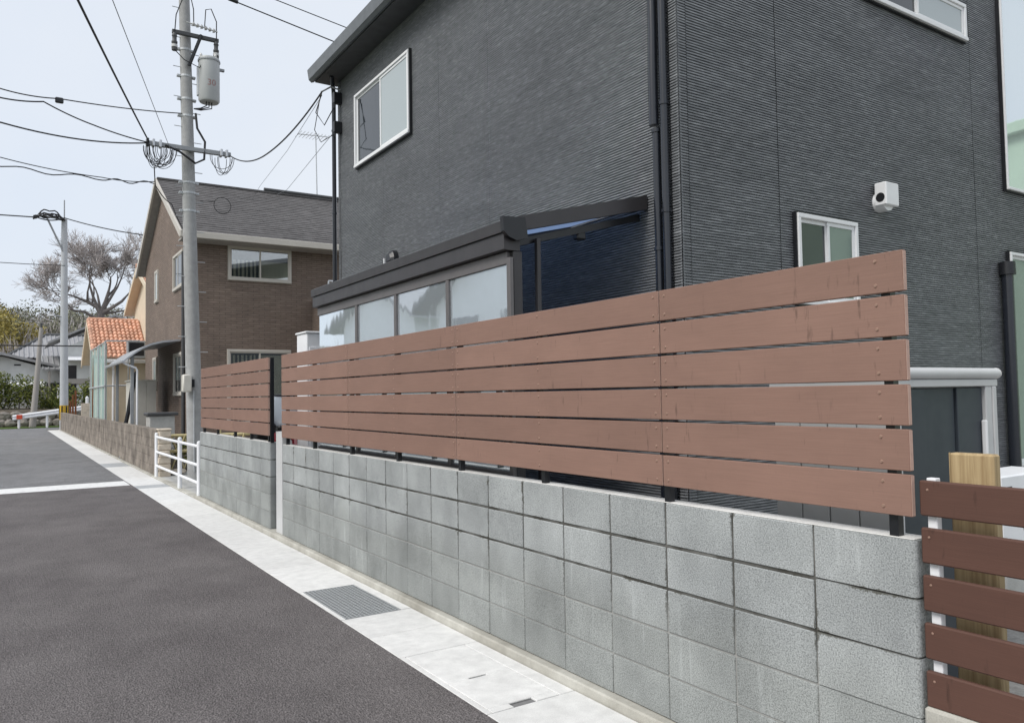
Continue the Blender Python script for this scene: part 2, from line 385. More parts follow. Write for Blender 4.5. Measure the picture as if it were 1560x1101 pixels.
GRASS = simple('grass', (.085, .14, .028), .9, .35, 3)
SOIL = simple('soil', (.17, .145, .115), .95, .25, 3, .3, 20)
GRAVEL = simple('gravel_yard', (.30, .29, .275), .95, .25, 40, .5, 90)
def foliage(name, c1, c2, c3=None):
    t = NT(name); n = t.noise(.55, None, 3); r = t.geo.outputs['Random Per Island']
    c = t.mix(c1, c2, t.ramp(r, [(.1, 0), (.9, 1)])); c = t.mix(c, t.ramp(n, [(.3, .65), (.7, 1.25)]), 1, 'MULTIPLY')
    t.col(c); t.rough(.7); t.b.inputs['Specular IOR Level'].default_value = .25
    return t.m
LEAF_H = foliage('hedge_leaf', (.045, .075, .018), (.24, .255, .06))
LEAF_Y = foliage('yellow_bamboo_leaf', (.29, .24, .06), (.43, .37, .13))
LEAF_G = foliage('hazed_wood_leaf', (.12, .125, .085), (.25, .25, .175))  # distance haze is put into these lightened leaf colours
TWIG = foliage('bare_twig', (.34, .315, .305), (.48, .445, .435))
BARK = simple('bark', (.16, .145, .14), .95, .3, 5)
PAINT = NT('road_paint'); PAINT.col(PAINT.mix((.74, .74, .73), (.45, .45, .45), PAINT.ramp(PAINT.noise(9, None, 6, .7), [(.5, 0), (.68, .8)]))); PAINT.rough(.8); PAINT = PAINT.m
CABLE = simple('cable', (.020, .020, .022), .6); WIRE = simple('thin_wire', (.20, .21, .22), .6)
INSUL = simple('insulator', (.55, .55, .54), .3)
TRANS = simple('transformer_paint', (.46, .475, .475), .5, .06, 4)
FADED = simple('faded_red_print', (.55, .32, .30), .6)
POLEM = simple('far_pole_grey', (.45, .47, .49), .7, .06, 2)

# ------------------------------------------------------------------ the ground, the road, the gutter
def st(name, mb, mat, **k): return tag(mb.build(name, mat, **k), kind='structure')
st('ground', MB().poly([(-500, -400, -.03), (500, -400, -.03), (500, 600, -.03), (-500, 600, -.03)]), SOIL)
st('road', MB().box(-3.8, 2.0, -14, 16.42, -.2, 0.0), ASPH)
st('road', MB().box(-3.8, 2.0, 16.42, 51.5, -.2, -.002), ASPH2)
st('crossing_road', MB().box(-60, 60, 51.502, 55.0, -.2, -.004), ASPH2)
st('stop_line', MB().box(-3.3, 1.97, 16.05, 16.95, -.02, .004), PAINT)
# concrete gutter: bed, cover slabs with seams and a lid with hand slots
gut = st('gutter', MB().box(2.001, 2.548, -4, 5.34, -.5, -.012).box(2.001, 2.548, 6.27, 50, -.5, -.012).box(2.001, 2.548, 5.341, 6.269, -.5, -.35).box(2.001, 2.035, 5.341, 6.269, -.349, -.012).box(2.471, 2.548, 5.341, 6.269, -.349, -.012), DFOUND)
edges = [-4, -2.0, 0.0, 1.35, 3.35, 4.36, 4.83, 5.33, 6.28, 7.3, 9.3, 11.3, 13.3, 15.3, 15.86, 17.8, 19.9, 20.7, 22.0, 24, 26, 28, 30, 32, 34, 36, 38, 40, 42, 44, 46, 48, 50]
for a, b in zip(edges[:-1], edges[1:]):
    if (a, b) == (5.33, 6.28): continue
    if (a, b) in ((15.3, 15.86), (20.7, 22.0)):
        MB().cbox(2.004, 2.545, a+.003, b-.003, -.011, -.001, .003).build('slab', GALV, gut); continue
    if (a, b) == (3.35, 4.36):
        MB().cbox(2.004, 2.037, a+.003, b-.003, -.011, .0, .003).build('slab', SLAB, gut)
        MB().cbox(2.449, 2.545, a+.003, b-.003, -.011, .0, .003).build('slab', SLAB, gut)
        m = MB()
        m.cbox(2.041, 2.445, a+.06, b-.54, -.011, -.0005, .003).cbox(2.041, 2.445, b-.52, b-.004, -.011, -.0005, .003)
        m.cbox(2.041, 2.165, a+.004, a+.058, -.011, -.0005, .002).cbox(2.305, 2.445, a+.004, a+.058, -.011, -.0005, .002)
        m.cbox(2.041, 2.175, b-.54, b-.52, -.011, -.0005, .002).cbox(2.29, 2.445, b-.54, b-.52, -.011, -.0005, .002)
        m.build('slab_lid', SLAB, gut); continue
    MB().cbox(2.004, 2.545, a+.0032, b-.0032, -.011, .0, .003).build('slab', SLAB, gut)
MB().box(2.004, 2.036, 5.333, 6.277, -.011, .0).build('slab_margin', SLAB, gut)
MB().box(2.47, 2.545, 5.333, 6.277, -.011, .0).build('slab_margin', SLAB, gut)
# the steel grating set into the gutter
g = thing('drain_grating', 'square galvanised steel grating set in the pale gutter strip', 'grating', (2.25, 5.8, 0))
MB().box(2.039, 2.047, 5.34, 6.27, -.010, .001).box(2.459, 2.467, 5.34, 6.27, -.010, .001).box(2.047, 2.459, 5.34, 5.348, -.010, .001).box(2.047, 2.459, 6.262, 6.27, -.010, .001).build('frame', GALV, g)
m = MB()
for i in range(22):
    y = 5.375+i*.0405; m.box(2.047, 2.459, y, y+.008, -.012, .0005)
tag(m.build('bearing_bars', GALV, g), kind='stuff')
m = MB()
for i in range(13):
    x = 2.072+i*.0298; m.box(x, x+.006, 5.348, 6.262, -.012, -.0006)
tag(m.build('cross_bars', GALV, g), kind='stuff')
# foundation strip under the walls
st('kerb', MB().prism([(2.55, -.1), (2.55, .040), (2.557, .049), (2.72, .049), (2.72, -.1)], 1, -4, 13.25), KERB)
st('kerb', MB().prism([(2.55, -.1), (2.55, .012), (2.556, .018), (2.66, .018), (2.66, -.1)], 1, 13.252, 50), KERB)
st('yard', MB().box(2.721, 40, -14, 13.2, -.1, .06), GRAVEL)
st('yard', MB().box(2.661, 4.6, 13.202, 21.6, -.1, .010), CONC)
st('yard', MB().box(2.82, 40, 21.602, 50, -.1, .02), GRAVEL)
st('verge', MB().box(-40, -4.3, -14, 51.4, -.1, .03), GRASS)
st('kerb', MB().cbox(-4.298, -3.802, -14, 51.4, -.1, .0, .003), SLAB)

# ------------------------------------------------------------------ the two block walls
def block_wall(y0, y1, n, label, near_round=True):
    w = thing('block_wall', label, 'wall', (2.65, y0, .05))
    L = (y1-y0)/n
    gz = [.003, .0032, .0045, .0072, .006]; gy = [.0026, .0030, .0040, .0055, .0052]
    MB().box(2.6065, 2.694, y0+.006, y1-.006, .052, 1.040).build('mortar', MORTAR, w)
    MB().cbox(2.604, 2.696, y0+.006, y1-.004, 1.0495, 1.0535, .0015).build('mortar_cap', CAPM, w)
    for r in range(5):
        proto = None
        for k in range(n):
            za, zb = .05+.2*r, .25+.2*r
            c = Vector((2.65, y0+(k+.5)*L, .15+.2*r))
            if k == 0:               # the rounded corner block
                rr = .018; a = 2.6; b = 2.7; ya = y0; yb = y0+L-gy[r]
                pts = []
                for (cx_, cy_, t0) in ((a+rr, ya+rr, 180), (b-rr, ya+rr, 270)):
                    for q in range(5): tt = R(t0+q*22.5); pts.append((cx_+rr*math.cos(tt), cy_+rr*math.sin(tt)))
                pts += [(b, yb), (a, yb)]
                pts = [(px_-c.x, py_-c.y) for px_, py_ in pts]
                o = MB().prism(pts, 2, -.1+gz[r], .099).build('block', BLOCK, smooth=True); o.parent = w; o.location = c-ORG[w.name]
                continue
            if proto is None:
                o = MB().cbox(-.05, .05, -L/2+gy[r], L/2-gy[r], -.1+gz[r], .1-.001-(gz[r] if r < 4 else 0), .0035).build('block', BLOCK)
                ORG[o.name] = Vector((0, 0, 0)); o.parent = w; o.location = c-ORG[w.name]; proto = o; pc = c
                o.location += Vector((random.uniform(-.0012, .0012), 0, 0))
            else:
                q = inst(proto, w, c-pc); q.location.x = random.uniform(-.0014, .0014)
    return w
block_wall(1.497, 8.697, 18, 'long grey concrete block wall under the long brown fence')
block_wall(9.20, 13.06, 10, 'shorter grey concrete block wall between silver gate post and white railing')

# ------------------------------------------------------------------ board fences on the walls
H0, BH, PIT = 1.130, .1425, .1548
def fence(segs, posts, label, y0):
    f = thing('board_fence', label, 'fence', (2.65, y0, 1.046))
    for (a, b) in segs:
        L = b-a; proto = None; mids = [p for p in posts if a-.03 < p < b+.03]
        for r in range(6):
            off = (0, 0, r*PIT)
            if proto is None:
                m = MB(); m.cbox(2.590, 2.611, a+.002, b-.002, H0, H0+BH, .0025)
                # end grain shown as the paler cut face
                proto = m.build('board', BOARD, f)
                s = MB()
                for p in mids:
                    y = min(max(p, a+.035 if p-.03 < a else a), b-.035 if p+.03 > b else b)
                    if p-.03 < a: y = a+.035
                    if abs(p-1.58) < .01: y = 1.60
                    for zz in (.028, BH-.028):
                        c = Vector((2.590, y, H0+zz)); s.cyl(c, c+Vector((-.004, 0, 0)), .0072, .0045, 8)
                sub = tag(s.build('screws', SCREW, proto), kind='stuff')
                e = MB().box(2.5915, 2.6095, a+.0005, a+.0016, H0+.003, H0+BH-.003).build('cut_end', BOARD_END, proto)
            else:
                q = inst(proto, f, off); q.location.x += random.uniform(-.0012, .0012)
                for sb in (sub, e):
                    c = sb.copy(); COL.objects.link(c); c.parent = q
    pp = None
    for p in posts:
        if pp is None:
            pp = MB().cbox(2.614, 2.650, p-.017, p+.017, 1.042, 2.02, .002).build('post', BLACK, f); p0 = p
        else: inst(pp, f, (0, p-p0, 0))
    return f
fence([(1.496, 2.693), (2.698, 4.686), (4.691, 6.686), (6.691, 8.69)], [1.58, 2.695, 3.70, 4.688, 5.70, 6.688, 7.70, 8.60],
      'long brown horizontal board fence on black posts over the long block wall', 1.5)
lf = fence([(9.215, 10.925), (10.930, 12.95)], [9.30, 10.1, 10.93, 11.95, 12.86], 'short brown board fence beyond the gap, over the shorter block wall', 9.2)
MB().cbox(2.613, 2.655, 9.196, 9.214, 1.048, 2.045, .002).build('end_post', BLACK, lf)
gp = thing('gate_post', 'slim silver square post in the gap between the two block walls', 'post', (2.66, 8.80, 0))
MB().cbox(2.602, 2.66, 8.72, 8.945, .05, 1.18, .004).build('post_shaft', SATIN, gp)
MB().cbox(2.600, 2.662, 8.718, 8.947, 1.181, 1.189, .002).build('cap', SATIN, gp)
# a thin dark post where the left wall meets the gap
# ------------------------------------------------------------------ neighbour's dark fence at the right edge
f = thing('slatted_fence', 'dark brown slatted fence with white posts right of the grey wall', 'fence', (2.63, 1.0, 0))
proto = None
for r in range(8):
    z1 = 1.255-r*.1592
    if proto is None: proto = MB().cbox(2.612, 2.634, -1.6, 1.484, z1-.119, z1, .005).build('board', BOARD2, f)
    else: inst(proto, f, (random.uniform(-.001, .001), 0, -r*.1592))
pp = None
for y in (1.455, .2, -1.1):
    if pp is None: pp = MB().cbox(2.637, 2.667, y-.016, y+.016, .06, 1.262, .002).build('post', WHITEP, f)
    else: inst(pp, f, (0, y-1.455, 0))
s = MB()
for r in range(8):
    for y in (1.455, .2): c = Vector((2.612, y, 1.255-r*.1592-.03)); s.cyl(c, c+Vector((-.003, 0, 0)), .005, .003, 6)
tag(s.build('screws', SCREW, f), kind='stuff')
st('kerb', MB().cbox(2.60, 2.72, -4, 1.49, .05, .50, .01), KERB)
tp = thing('timber_plank', 'cracked raw timber plank standing behind the dark slatted fence', 'plank', (2.76, 1.37, .06))
MB().cbox(2.742, 2.79, 1.302, 1.447, .06, 1.343, .006).build('plank', TIMBER, tp)
MB().box(2.751, 2.756, 1.4475, 1.452, 1.20, 1.343).build('splinter', TIMBER, tp)

# ------------------------------------------------------------------ storage shed behind the fence
sh = thing('storage_shed', 'low storage shed with dark doors, silver rolled roof edge and light grey side', 'shed', (3.9, 2.4, .06))
MB().box(3.42, 4.295, 2.06, 2.70, .10, 1.55).build('carcass', LGREY, sh)
for i in range(4): MB().cbox(3.408, 3.419, 2.075+i*.158, 2.225+i*.158, .14, 1.53, .003).build('side_panel', LGREY, sh)
for i, (a, b) in enumerate(((3.44, 3.67), (3.672, 3.95), (3.952, 4.20))):
    MB().cbox(a, b-.004, 2.035 + (.012 if i == 1 else 0), 2.055, .14, 1.565, .003).build('door_panel', SLATE, sh)
MB().cbox(4.20, 4.262, 2.018, 2.057, .10, 1.57, .004).cbox(4.264, 4.30, 2.012, 2.057, .10, 1.57, .004).build('jamb', SATIN, sh)
MB().cbox(3.40, 3.437, 2.02, 2.057, .10, 1.57, .004).build('jamb', SATIN, sh)
MB().cbox(3.40, 4.32, 2.015, 2.057, 1.571, 1.606, .004).build('lintel', SATIN, sh)
MB().cyl((3.395, 2.03, 1.636), (4.335, 2.03, 1.636), .028, .028, 20).build('roof_roll', SATIN, sh, smooth=True)
MB().lathe((0, 0, 0), [(.001, 0), (.03, .004), (.038, .016), (.034, .03)], 16).build('tmp', SATIN)
bpy.data.objects.remove(bpy.data.objects['tmp'])
MB().cyl((4.335, 2.03, 1.636), (4.35, 2.03, 1.636), .030, .021, 20).build('roll_end_cap', SATIN, sh, smooth=True)
MB().box(3.40, 4.31, 2.06, 2.72, 1.552, 1.60).build('roof', LGREY, sh)
MB().cbox(4.17, 4.19, 2.006, 2.033, 1.02, 1.40, .006).build('handle', WHITE, sh)

# ------------------------------------------------------------------ dark house
HX, HY, HF = 4.0, 3.91, 10.62          # street face, front face, far end of the street face
dh = thing('dark_house', 'two storey house in dark ribbed siding with white windows behind the brown fence', 'house', (HX, HY, .06))
MB().box(HX+.03, 12.0, HY+.03, HF-.03, .06, 6.30).build('wall', SEAL, dh)
MB().box(HX+.02, 12.0, HY+.02, HF-.02, .06, .42).build('foundation', DFOUND, dh)
def ribbed(face, plane, a0, a1, z0, z1, name='siding_panel', mat=None):
    m = MB(); p = .0205; n = int((z1-z0)/p); prof = []
    for i in range(n):
        z = z0+i*p; prof += [(.014, z), (.014, z+.0062), (.0, z+.0085), (.0, z+p-.002)]
    b = 0
    for d, z in prof:
        for a in (a0, a1):
            m.v.append((plane+d, a, z) if face == 'x' else (a, plane+d, z))
    for i in range(len(prof)-1):
        q = (2*i, 2*i+1, 2*i+3, 2*i+2); m.f.append(q if face == 'y' else q[::-1]); m.m.append(0)
    # closed edges
    for s in (0, 1):
        a = (a0, a1)[s]; k = len(m.v)
        for z in (z0, prof[-1][1]): m.v.append((plane+.028, a, z) if face == 'x' else (a, plane+.028, z))
        m.f.append((s, 2*(len(prof)-1)+s, k+1, k)); m.m.append(0)
    return m.build(name, mat or SIDING, dh, fix=False)
lj = [HY+.085, 6.496, 7.537, 9.05, HF-.085]
for a, b in zip(lj[:-1], lj[1:]): ribbed('x', HX, a+.004, b-.004, .43, 6.22)
fj = [HX+.085, 5.074, 8.09, 11.1, 12.0]
for a, b in zip(fj[:-1], fj[1:]): ribbed('y', HY, a+.004, b-.004, .43, 7.4)
MB().box(HX+.03, 12.0, HY+.03, HY+.5, 6.30, 7.42).build('parapet', SEAL, dh)
ribbed('x', HX-.006, HY+.0, HY+.079, .43, 6.22, 'corner_trim'); ribbed('y', HY-.006, HX+.0, HX+.079, .43, 7.4, 'corner_trim')
ribbed('x', HX-.006, HF-.079, HF, .43, 6.22, 'corner_trim')
def window(par, face, plane, a0, a1, z0, z1, panes, frame=WHITE, side=BLACK, fw=.035, dp=.05, split=None, sash=None, drape=.6):
    """panes: list of materials from a0 to a1; outward is -x or -y"""
    def B(m, u0, u1, d0, d1, w0, w1, c=.003):
        if face == 'x': m.cbox(plane-d1, plane-d0, u0, u1, w0, w1, c)
        else: m.cbox(u0, u1, plane-d1, plane-d0, w0, w1, c)
    m = MB(); B(m, a0, a1, 0.002, dp, z1-fw, z1); B(m, a0, a1, .002, dp+.01, z0, z0+fw); B(m, a0, a0+fw, .002, dp, z0+fw, z1-fw); B(m, a1-fw, a1, .002, dp, z0+fw, z1-fw)
    w = m.build('window', frame, par)
    m = MB(); e = .012
    for (u0, u1, w0, w1) in ((a0-e, a0-.0005, z0-e, z1+e), (a1+.0005, a1+e, z0-e, z1+e), (a0, a1, z0-e, z0-.0005), (a0, a1, z1+.0005, z1+e)): B(m, u0, u1, .0, dp-.014, w0, w1, .001)
    m.build('flashing', side, w)
    n = len(panes); iw = (a1-a0-2*fw); sw = sash if sash is not None else .032
    for i, pm in enumerate(panes):
        u0 = a0+fw+iw*i/n; u1 = a0+fw+iw*(i+1)/n; d = .012 if i % 2 == (0 if face == 'y' else 1) else .028
        if n > 1: u0 -= .012 if i else 0; u1 += .012 if i < n-1 else 0
        m = MB(); B(m, u0, u1, d-.01, d+.008, z0+fw+.001, z0+fw+sw*1.3, .002); B(m, u0, u1, d-.01, d+.008, z1-fw-sw, z1-fw-.001, .002)
        B(m, u0+.0005, u0+sw, d-.01, d+.008, z0+fw+sw*1.3+.0005, z1-fw-sw-.0005, .002); B(m, u1-sw, u1-.0005, d-.01, d+.008, z0+fw+sw*1.3+.0005, z1-fw-sw-.0005, .002)
        m.build('sash', frame, w)
        m = MB(); B(m, u0+sw-.004, u1-sw+.004, d-.006, d, z0+fw+sw, z1-fw-sw+.004, .001)
        m.build('pane', pm, w)
        if pm is CLEAR:
            m = MB(); B(m, u0+sw*.5, u1-sw*.5, .0005, .002, z0+fw+sw*.5, z1-fw-sw*.5, .0003); m.build('dark_room_plate', ROOM, w)  # flat dark plate stands in for the unlit room behind the pane
            m = MB(); nf = 34; zt = z0+(z1-z0)*drape; prev = None
            for k in range(nf+1):
                u = u0+sw+(u1-u0-2*sw)*k/nf; d_ = d-.008-.0042*(1+math.sin(k*1.25+.5*math.sin(k*.7)))*.5
                cur = [(plane-d_, u, zz) if face == 'x' else (u, plane-d_, zz) for zz in (z0+fw+sw, zt)]
                if prev: m.poly([prev[0], cur[0], cur[1], prev[1]])
                prev = cur
            m.build('curtain', DRAPE, w)
    return w
window(dh, 'x', HX, 8.21, 9.90, 4.66, 5.66, [GLASS_F, GLASS_D])
window(dh, 'y', HY, 5.236, 6.028, 2.24, 2.966, [GLASS_D, GLASS_G])
window(dh, 'y', HY, 6.25, 7.972, 4.985, 5.358, [GLASS_D, GLASS_F])
window(dh, 'y', HY, 8.671, 10.36, 3.60, 5.85, [GLASS_B], fw=.028, sash=.012)
window(dh, 'y', HY, 8.671, 10.36, .75, 2.95, [GLASS_G, GLASS_G], fw=.03)
# swap which pane is dark on the street window: nearer one is pale (built in that order)
# eave, gutter and roof on the street side
MB().prism([(3.70, 6.10), (3.70, 6.275), (12.2, 7.9), (12.2, 7.72)], 1, HY+.35, HF+.12).build('roof', DGREY, dh)
MB().prism([(3.62, 6.12), (3.60, 6.255), (3.699, 6.285), (3.699, 6.10), (3.66, 6.085)], 1, HY+.30, HF+.16).build('eave_gutter', EAVE, dh)
MB().box(3.702, 4.03, HY+.36, HF+.118, 6.085, 6.125).build('soffit', DGREY, dh)
MB().prism([(3.66, 6.13), (3.66, 6.30), (12.2, 7.93), (12.2, 7.75)], 1, HF+.122, HF+.155).build('verge_board', GREY, dh)
def downpipe(name, pts, r, mat, clips=()):
    o = MB().tube(pts, r, 12).build(name, mat, dh, smooth=True); k0 = None
    for c in clips:
        c = Vector(c)
        if k0 is None: k0 = MB().cyl(c-Vector((0, 0, .012)), c+Vector((0, 0, .012)), r+.007, r+.007, 12).build('clip', mat, o); c0 = c
        else: inst(k0, o, c-c0)
    return o
downpipe('downpipe', [(3.955, 4.012, .1), (3.955, 4.012, 6.9)], .030, BLACKG, [(3.955, 4.012, z) for z in (.8, 2.05, 2.86, 3.64, 4.7, 5.8)])
downpipe('downpipe', [(3.955, 4.095, .1), (3.955, 4.095, 3.48)], .030, BLACKG, [(3.955, 4.095, z) for z in (1.2, 2.6, 3.46)])
downpipe('downpipe', [(3.935, 4.098, 3.50), (3.935, 4.098, 3.9), (3.95, 4.105, 4.2), (3.95, 4.105, 6.9)], .036, BLACKG)
downpipe('downpipe', [(3.95, 10.66, .1), (3.95, 10.66, 5.85), (3.93, 10.62, 5.98), (3.82, 10.4, 6.09)], .030, BLACKG, [(3.95, 10.66, z) for z in (1.0, 2.6, 4.2, 5.4)])
downpipe('downpipe', [(8.548, 3.85, .1), (8.548, 3.85, 2.72)], .055, BLACKG)
MB().cyl((8.548, 3.85, 2.70), (8.548, 3.85, 2.83), .078, .074, 16).build('pipe_head', BLACK, dh, smooth=True)
# white vent hood on the front face
vh = MB().cbox(6.325, 6.52, HY-.13, HY-.02, 3.145, 3.345, .008).build('vent_hood', WHITE, dh)
MB().cyl((6.41, HY+.01, 3.19), (6.41, HY-.095, 3.19), .085, .085, 24).build('vent_pipe', WHITE, vh, smooth=True)
MB().cyl((6.3215, HY-.075, 3.215), (6.3245, HY-.075, 3.215), .040, .040, 20).build('vent_mouth', BLACK, vh)
# small black half-round vent on the street face
m = MB(); n = 10
for i in range(n):
    a0, a1 = R(180*i/n), R(180*(i+1)/n)
    for (r0, d0, r1, d1) in ((.11, 0, .105, .06), (.105, .06, .07, .10)):
        P = lambda a, r, d: (HX-d, 8.72-r*math.cos(a), 3.215+r*math.sin(a)*1.25)
        m.poly([P(a0, r0, d0), P(a1, r0, d0), P(a1, r1, d1), P(a0, r1, d1)])
    m.poly([(HX-.10, 8.72, 3.215), P(a0, .07, .10), P(a1, .07, .10)])
vc = m.build('vent_cap', BLACK, dh); MB().box(HX-.105, HX, 8.815, 8.835, 3.19, 3.26).build('vent_lip', WHITE, vc)
# service brackets by the far corner
for z in (5.80, 5.38): MB().cbox(3.88, 4.0, 10.46, 10.54, z-.06, z+.10, .006).cyl((3.90, 10.5, z-.06), (3.90, 10.5, z-.12), .022, .015, 8).build('service_bracket', BLACK, dh)
MB().tube([(3.99, 10.5, 5.95), (3.85, 10.5, 5.97), (3.70, 10.48, 5.86)], .012, 6).build('cable_hook', GALV, dh)

# ------------------------------------------------------------------ sunroom against the street face
SX, S0, S1 = 2.775, 4.27, 8.02
sr = thing('sunroom', 'bronze framed glazed sunroom with sloping roof against the dark house', 'sunroom', (3.4, S0, .06))
MB().prism([(SX-.02, 2.515), (SX-.045, 2.52), (SX-.045, 2.625), (SX+.08, 2.625), (SX+.08, 2.515)], 1, S0-.01, S1+.02).build('fascia', BRONZE, sr)
MB().prism([(SX-.06, 2.629), (SX-.065, 2.70), (SX-.02, 2.722), (SX+.06, 2.722), (SX+.06, 2.629)], 1, S0-.012, S1+.022).build('gutter', BRONZE, sr)
MB().prism([(SX-.07, 2.63), (SX-.075, 2.725), (SX+.10, 2.735), (SX+.12, 2.60), (SX+.03, 2.575), (SX-.03, 2.595)], 1, S0-.05, S0-.0125).build('gutter_end_cap', BLACK, sr)
MB().prism([(SX+.06, 2.645), (SX+.06, 2.745), (HX-.01, 3.03), (HX-.01, 2.925)], 1, S0-.025, S0+.035).build('rafter', BRONZE, sr)
for y in (5.2, 6.13, 7.06): MB().prism([(SX+.07, 2.665), (SX+.07, 2.705), (HX-.01, 2.985), (HX-.01, 2.945)], 1, y-.02, y+.02).build('rafter', BRONZE, sr)
MB().prism([(SX+.06, 2.64), (SX+.06, 2.745), (HX-.01, 3.03), (HX-.01, 2.925)], 1, S1-.035, S1+.02).build('rafter', BRONZE, sr)
for a, b in ((S0+.037, 5.178), (5.222, 6.108), (6.152, 7.038), (7.082, S1-.037)):
    MB().prism([(SX+.07, 2.690), (SX+.07, 2.697), (HX-.012, 2.977), (HX-.012, 2.970)], 1, a, b).build('roof_sheet', BLUESH, sr)
MB().cbox(SX+.03, SX+.10, S0-.005, S0+.065, .06, 2.514, .003).build('corner_post', BRONZE, sr)
MB().cbox(SX+.03, SX+.10, S1-.065, S1-.002, .06, 2.514, .003).build('corner_post', BRONZE, sr)
MB().cbox(SX-.005, SX+.025, S0-.012, S0+.03, .06, 2.47, .003).build('frame_stile', BRONZE2, sr)
MB().cbox(SX+.0, SX+.04, S0+.032, S1, 2.43, 2.512, .003).build('head_rail', BRONZE2, sr)
MB().cbox(SX+.0, SX+.04, S0+.032, S1, .08, .16, .003).build('sill_rail', BRONZE2, sr)
MB().cbox(SX+.0, SX+.04, S0+.032, S1, 1.02, 1.06, .003).build('mid_rail', BRONZE2, sr)
ys = [S0+.032, 5.13, 6.06, 6.94, S1]
for i in range(4):
    a, b = ys[i], ys[i+1]
    if i: MB().cbox(SX-.004, SX+.044, a-.022, a+.022, .162, 2.428, .003).build('mullion', BRONZE2, sr)
    MB().box(SX+.014, SX+.02, a+(.024 if i else .002), b-.024, 1.062, 2.428).build('pane', GLASS_S, sr)
    MB().box(SX+.014, SX+.02, a+(.024 if i else .002), b-.024, .162, 1.018).build('pane', GLASS_D, sr)
MB().cbox(SX+.23, SX+.26, S0+.005, S0+.04, .06, 2.62, .002).build('side_post', BRONZE, sr)
MB().prism([(SX+.10, 2.56), (SX+.10, 2.61), (HX-.02, 2.90), (HX-.02, 2.85)], 1, S0+.05, S0+.085).build('tie_bar', BLACK, sr)
MB().cbox(SX+.62, SX+.70, S0+.06, S0+.12, 2.66, 2.72, .01).build('tie_bracket', BLACK, sr)

# ------------------------------------------------------------------ things standing in the yard behind the wall
def ac_unit(x0, y0, z0, w, d, h, label, front='y'):
    a = thing('outdoor_unit', label, 'air conditioner', (x0+w/2, y0+d/2, z0))
    MB().cbox(x0, x0+w, y0, y0+d, z0+.04, z0+h, .012).build('casing', WHITEP, a)
    MB().box(x0+.05, x0+.12, y0+.02, y0+d-.02, z0, z0+.039).box(x0+w-.12, x0+w-.05, y0+.02, y0+d-.02, z0, z0+.039).build('feet', GREY, a)
    pl = None
    for k in range(7):
        z = z0+h-.09-k*.03
        if pl is None: pl = MB().box(x0+.02, x0+.15, y0-.003, y0-.0005, z, z+.014).build('louvre', DGREY, a); z00 = z
        else: inst(pl, a, (0, 0, z-z00))
    r = min(w, h)*.36; c = (x0+w*.60, y0-.002, z0+h*.52)
    gl = MB()
    for q in range(6): rr = r*(q+1)/6; gl.tube([(c[0]+rr*math.cos(R(k*20)), c[1]-.004, c[2]+rr*math.sin(R(k*20))) for k in range(19)], .003, 4)
    MB().cyl((c[0], c[1]+.001, c[2]), (c[0], c[1]-.002, c[2]), r, r, 24).build('fan_mouth', DGREY, a); tag(gl.build('fan_guard', WHITE, a), kind='stuff')
    return a
ac_unit(5.60, 2.62, .06+.32, .80, .30, .585, 'white air conditioner unit beside the wooden plank at the right edge')
MB().box(0, 1, 0, 1, 0, 1)
stand = thing('unit_stand', 'grey concrete plinth carrying the white air conditioner unit at right', 'plinth', (6, 2.77, .06))
MB().cbox(5.58, 6.42, 2.60, 2.94, .06, .379, .01).build('plinth', CONC, stand)
ac_unit(3.15, 8.55, .06+.38, .78, .30, .72, 'cream outdoor unit glimpsed under the fence boards')
pl2 = thing('unit_stand', 'low plinth under the outdoor unit behind the long wall', 'plinth', (3.5, 8.7, .06)); MB().cbox(3.12, 3.96, 8.53, 8.87, .06, .439, .01).build('plinth', CONC, pl2)
wb = thing('water_heater', 'white water heater cabinet beyond the far end of the sunroom', 'heater', (3.7, 11.2, .06))
MB().cbox(3.66, 4.10, 11.05, 11.50, .16, 2.50, .012).build('cabinet', WHITEP, wb); MB().cbox(3.64, 4.12, 11.03, 11.52, 2.501, 2.53, .008).build('lid', WHITEP, wb)
MB().cbox(3.70, 4.06, 11.038, 11.049, .3, 2.3, .003).build('front_panel', WHITEP, wb); MB().cbox(3.68, 4.08, 11.07, 11.48, .06, .159, .004).build('base', GREY, wb)

# scooter seen through the gap
sc = thing('scooter', 'red scooter with tall clear windscreen parked behind the gap', 'scooter', (3.54, 12.0, .06))
def wheel(c):
    w = MB(); n = 20
    w.tube([(c[0], c[1]+.21*math.cos(2*math.pi*i/n), c[2]+.21*math.sin(2*math.pi*i/n)) for i in range(n+1)], .055, 8)
    o = w.build('wheel', RUBBER, sc, smooth=True); MB().cyl((c[0]-.03, c[1], c[2]), (c[0]+.03, c[1], c[2]), .16, .16, 16).build('rim', SILVER, o)
wheel((3.54, 11.55, .325)); wheel((3.54, 12.75, .325))
m = MB()
prof = [(11.66, .55, .14), (11.62, .75, .20), (11.66, .95, .19), (11.74, 1.05, .12)]
ring = []
for (y, z, w) in prof: ring.append([(3.54-w, y+.08, z), (3.54-w*.6, y-.02, z), (3.54+w*.6, y-.02, z), (3.54+w, y+.08, z)])
for a, b in zip(ring[:-1], ring[1:]):
    for i in range(3): m.poly([a[i], a[i+1], b[i+1], b[i]])
m.build('front_cowl', RED, sc, smooth=True)
MB().cbox(3.38, 3.70, 11.50, 11.66, 1.02, 1.16, .02).build('instrument_panel', BLACK, sc)
MB().cbox(3.34, 3.74, 11.72, 12.25, .38, .44, .02).build('footboard', RED, sc)
MB().prism([(12.15, .42), (12.2, .72), (12.95, .78), (12.95, .55), (12.6, .40)], 0, 3.38, 3.70).build('rear_body', RED, sc)
MB().cbox(3.39, 3.69, 12.18, 12.85, .785, .86, .03).build('seat', RUBBER, sc)
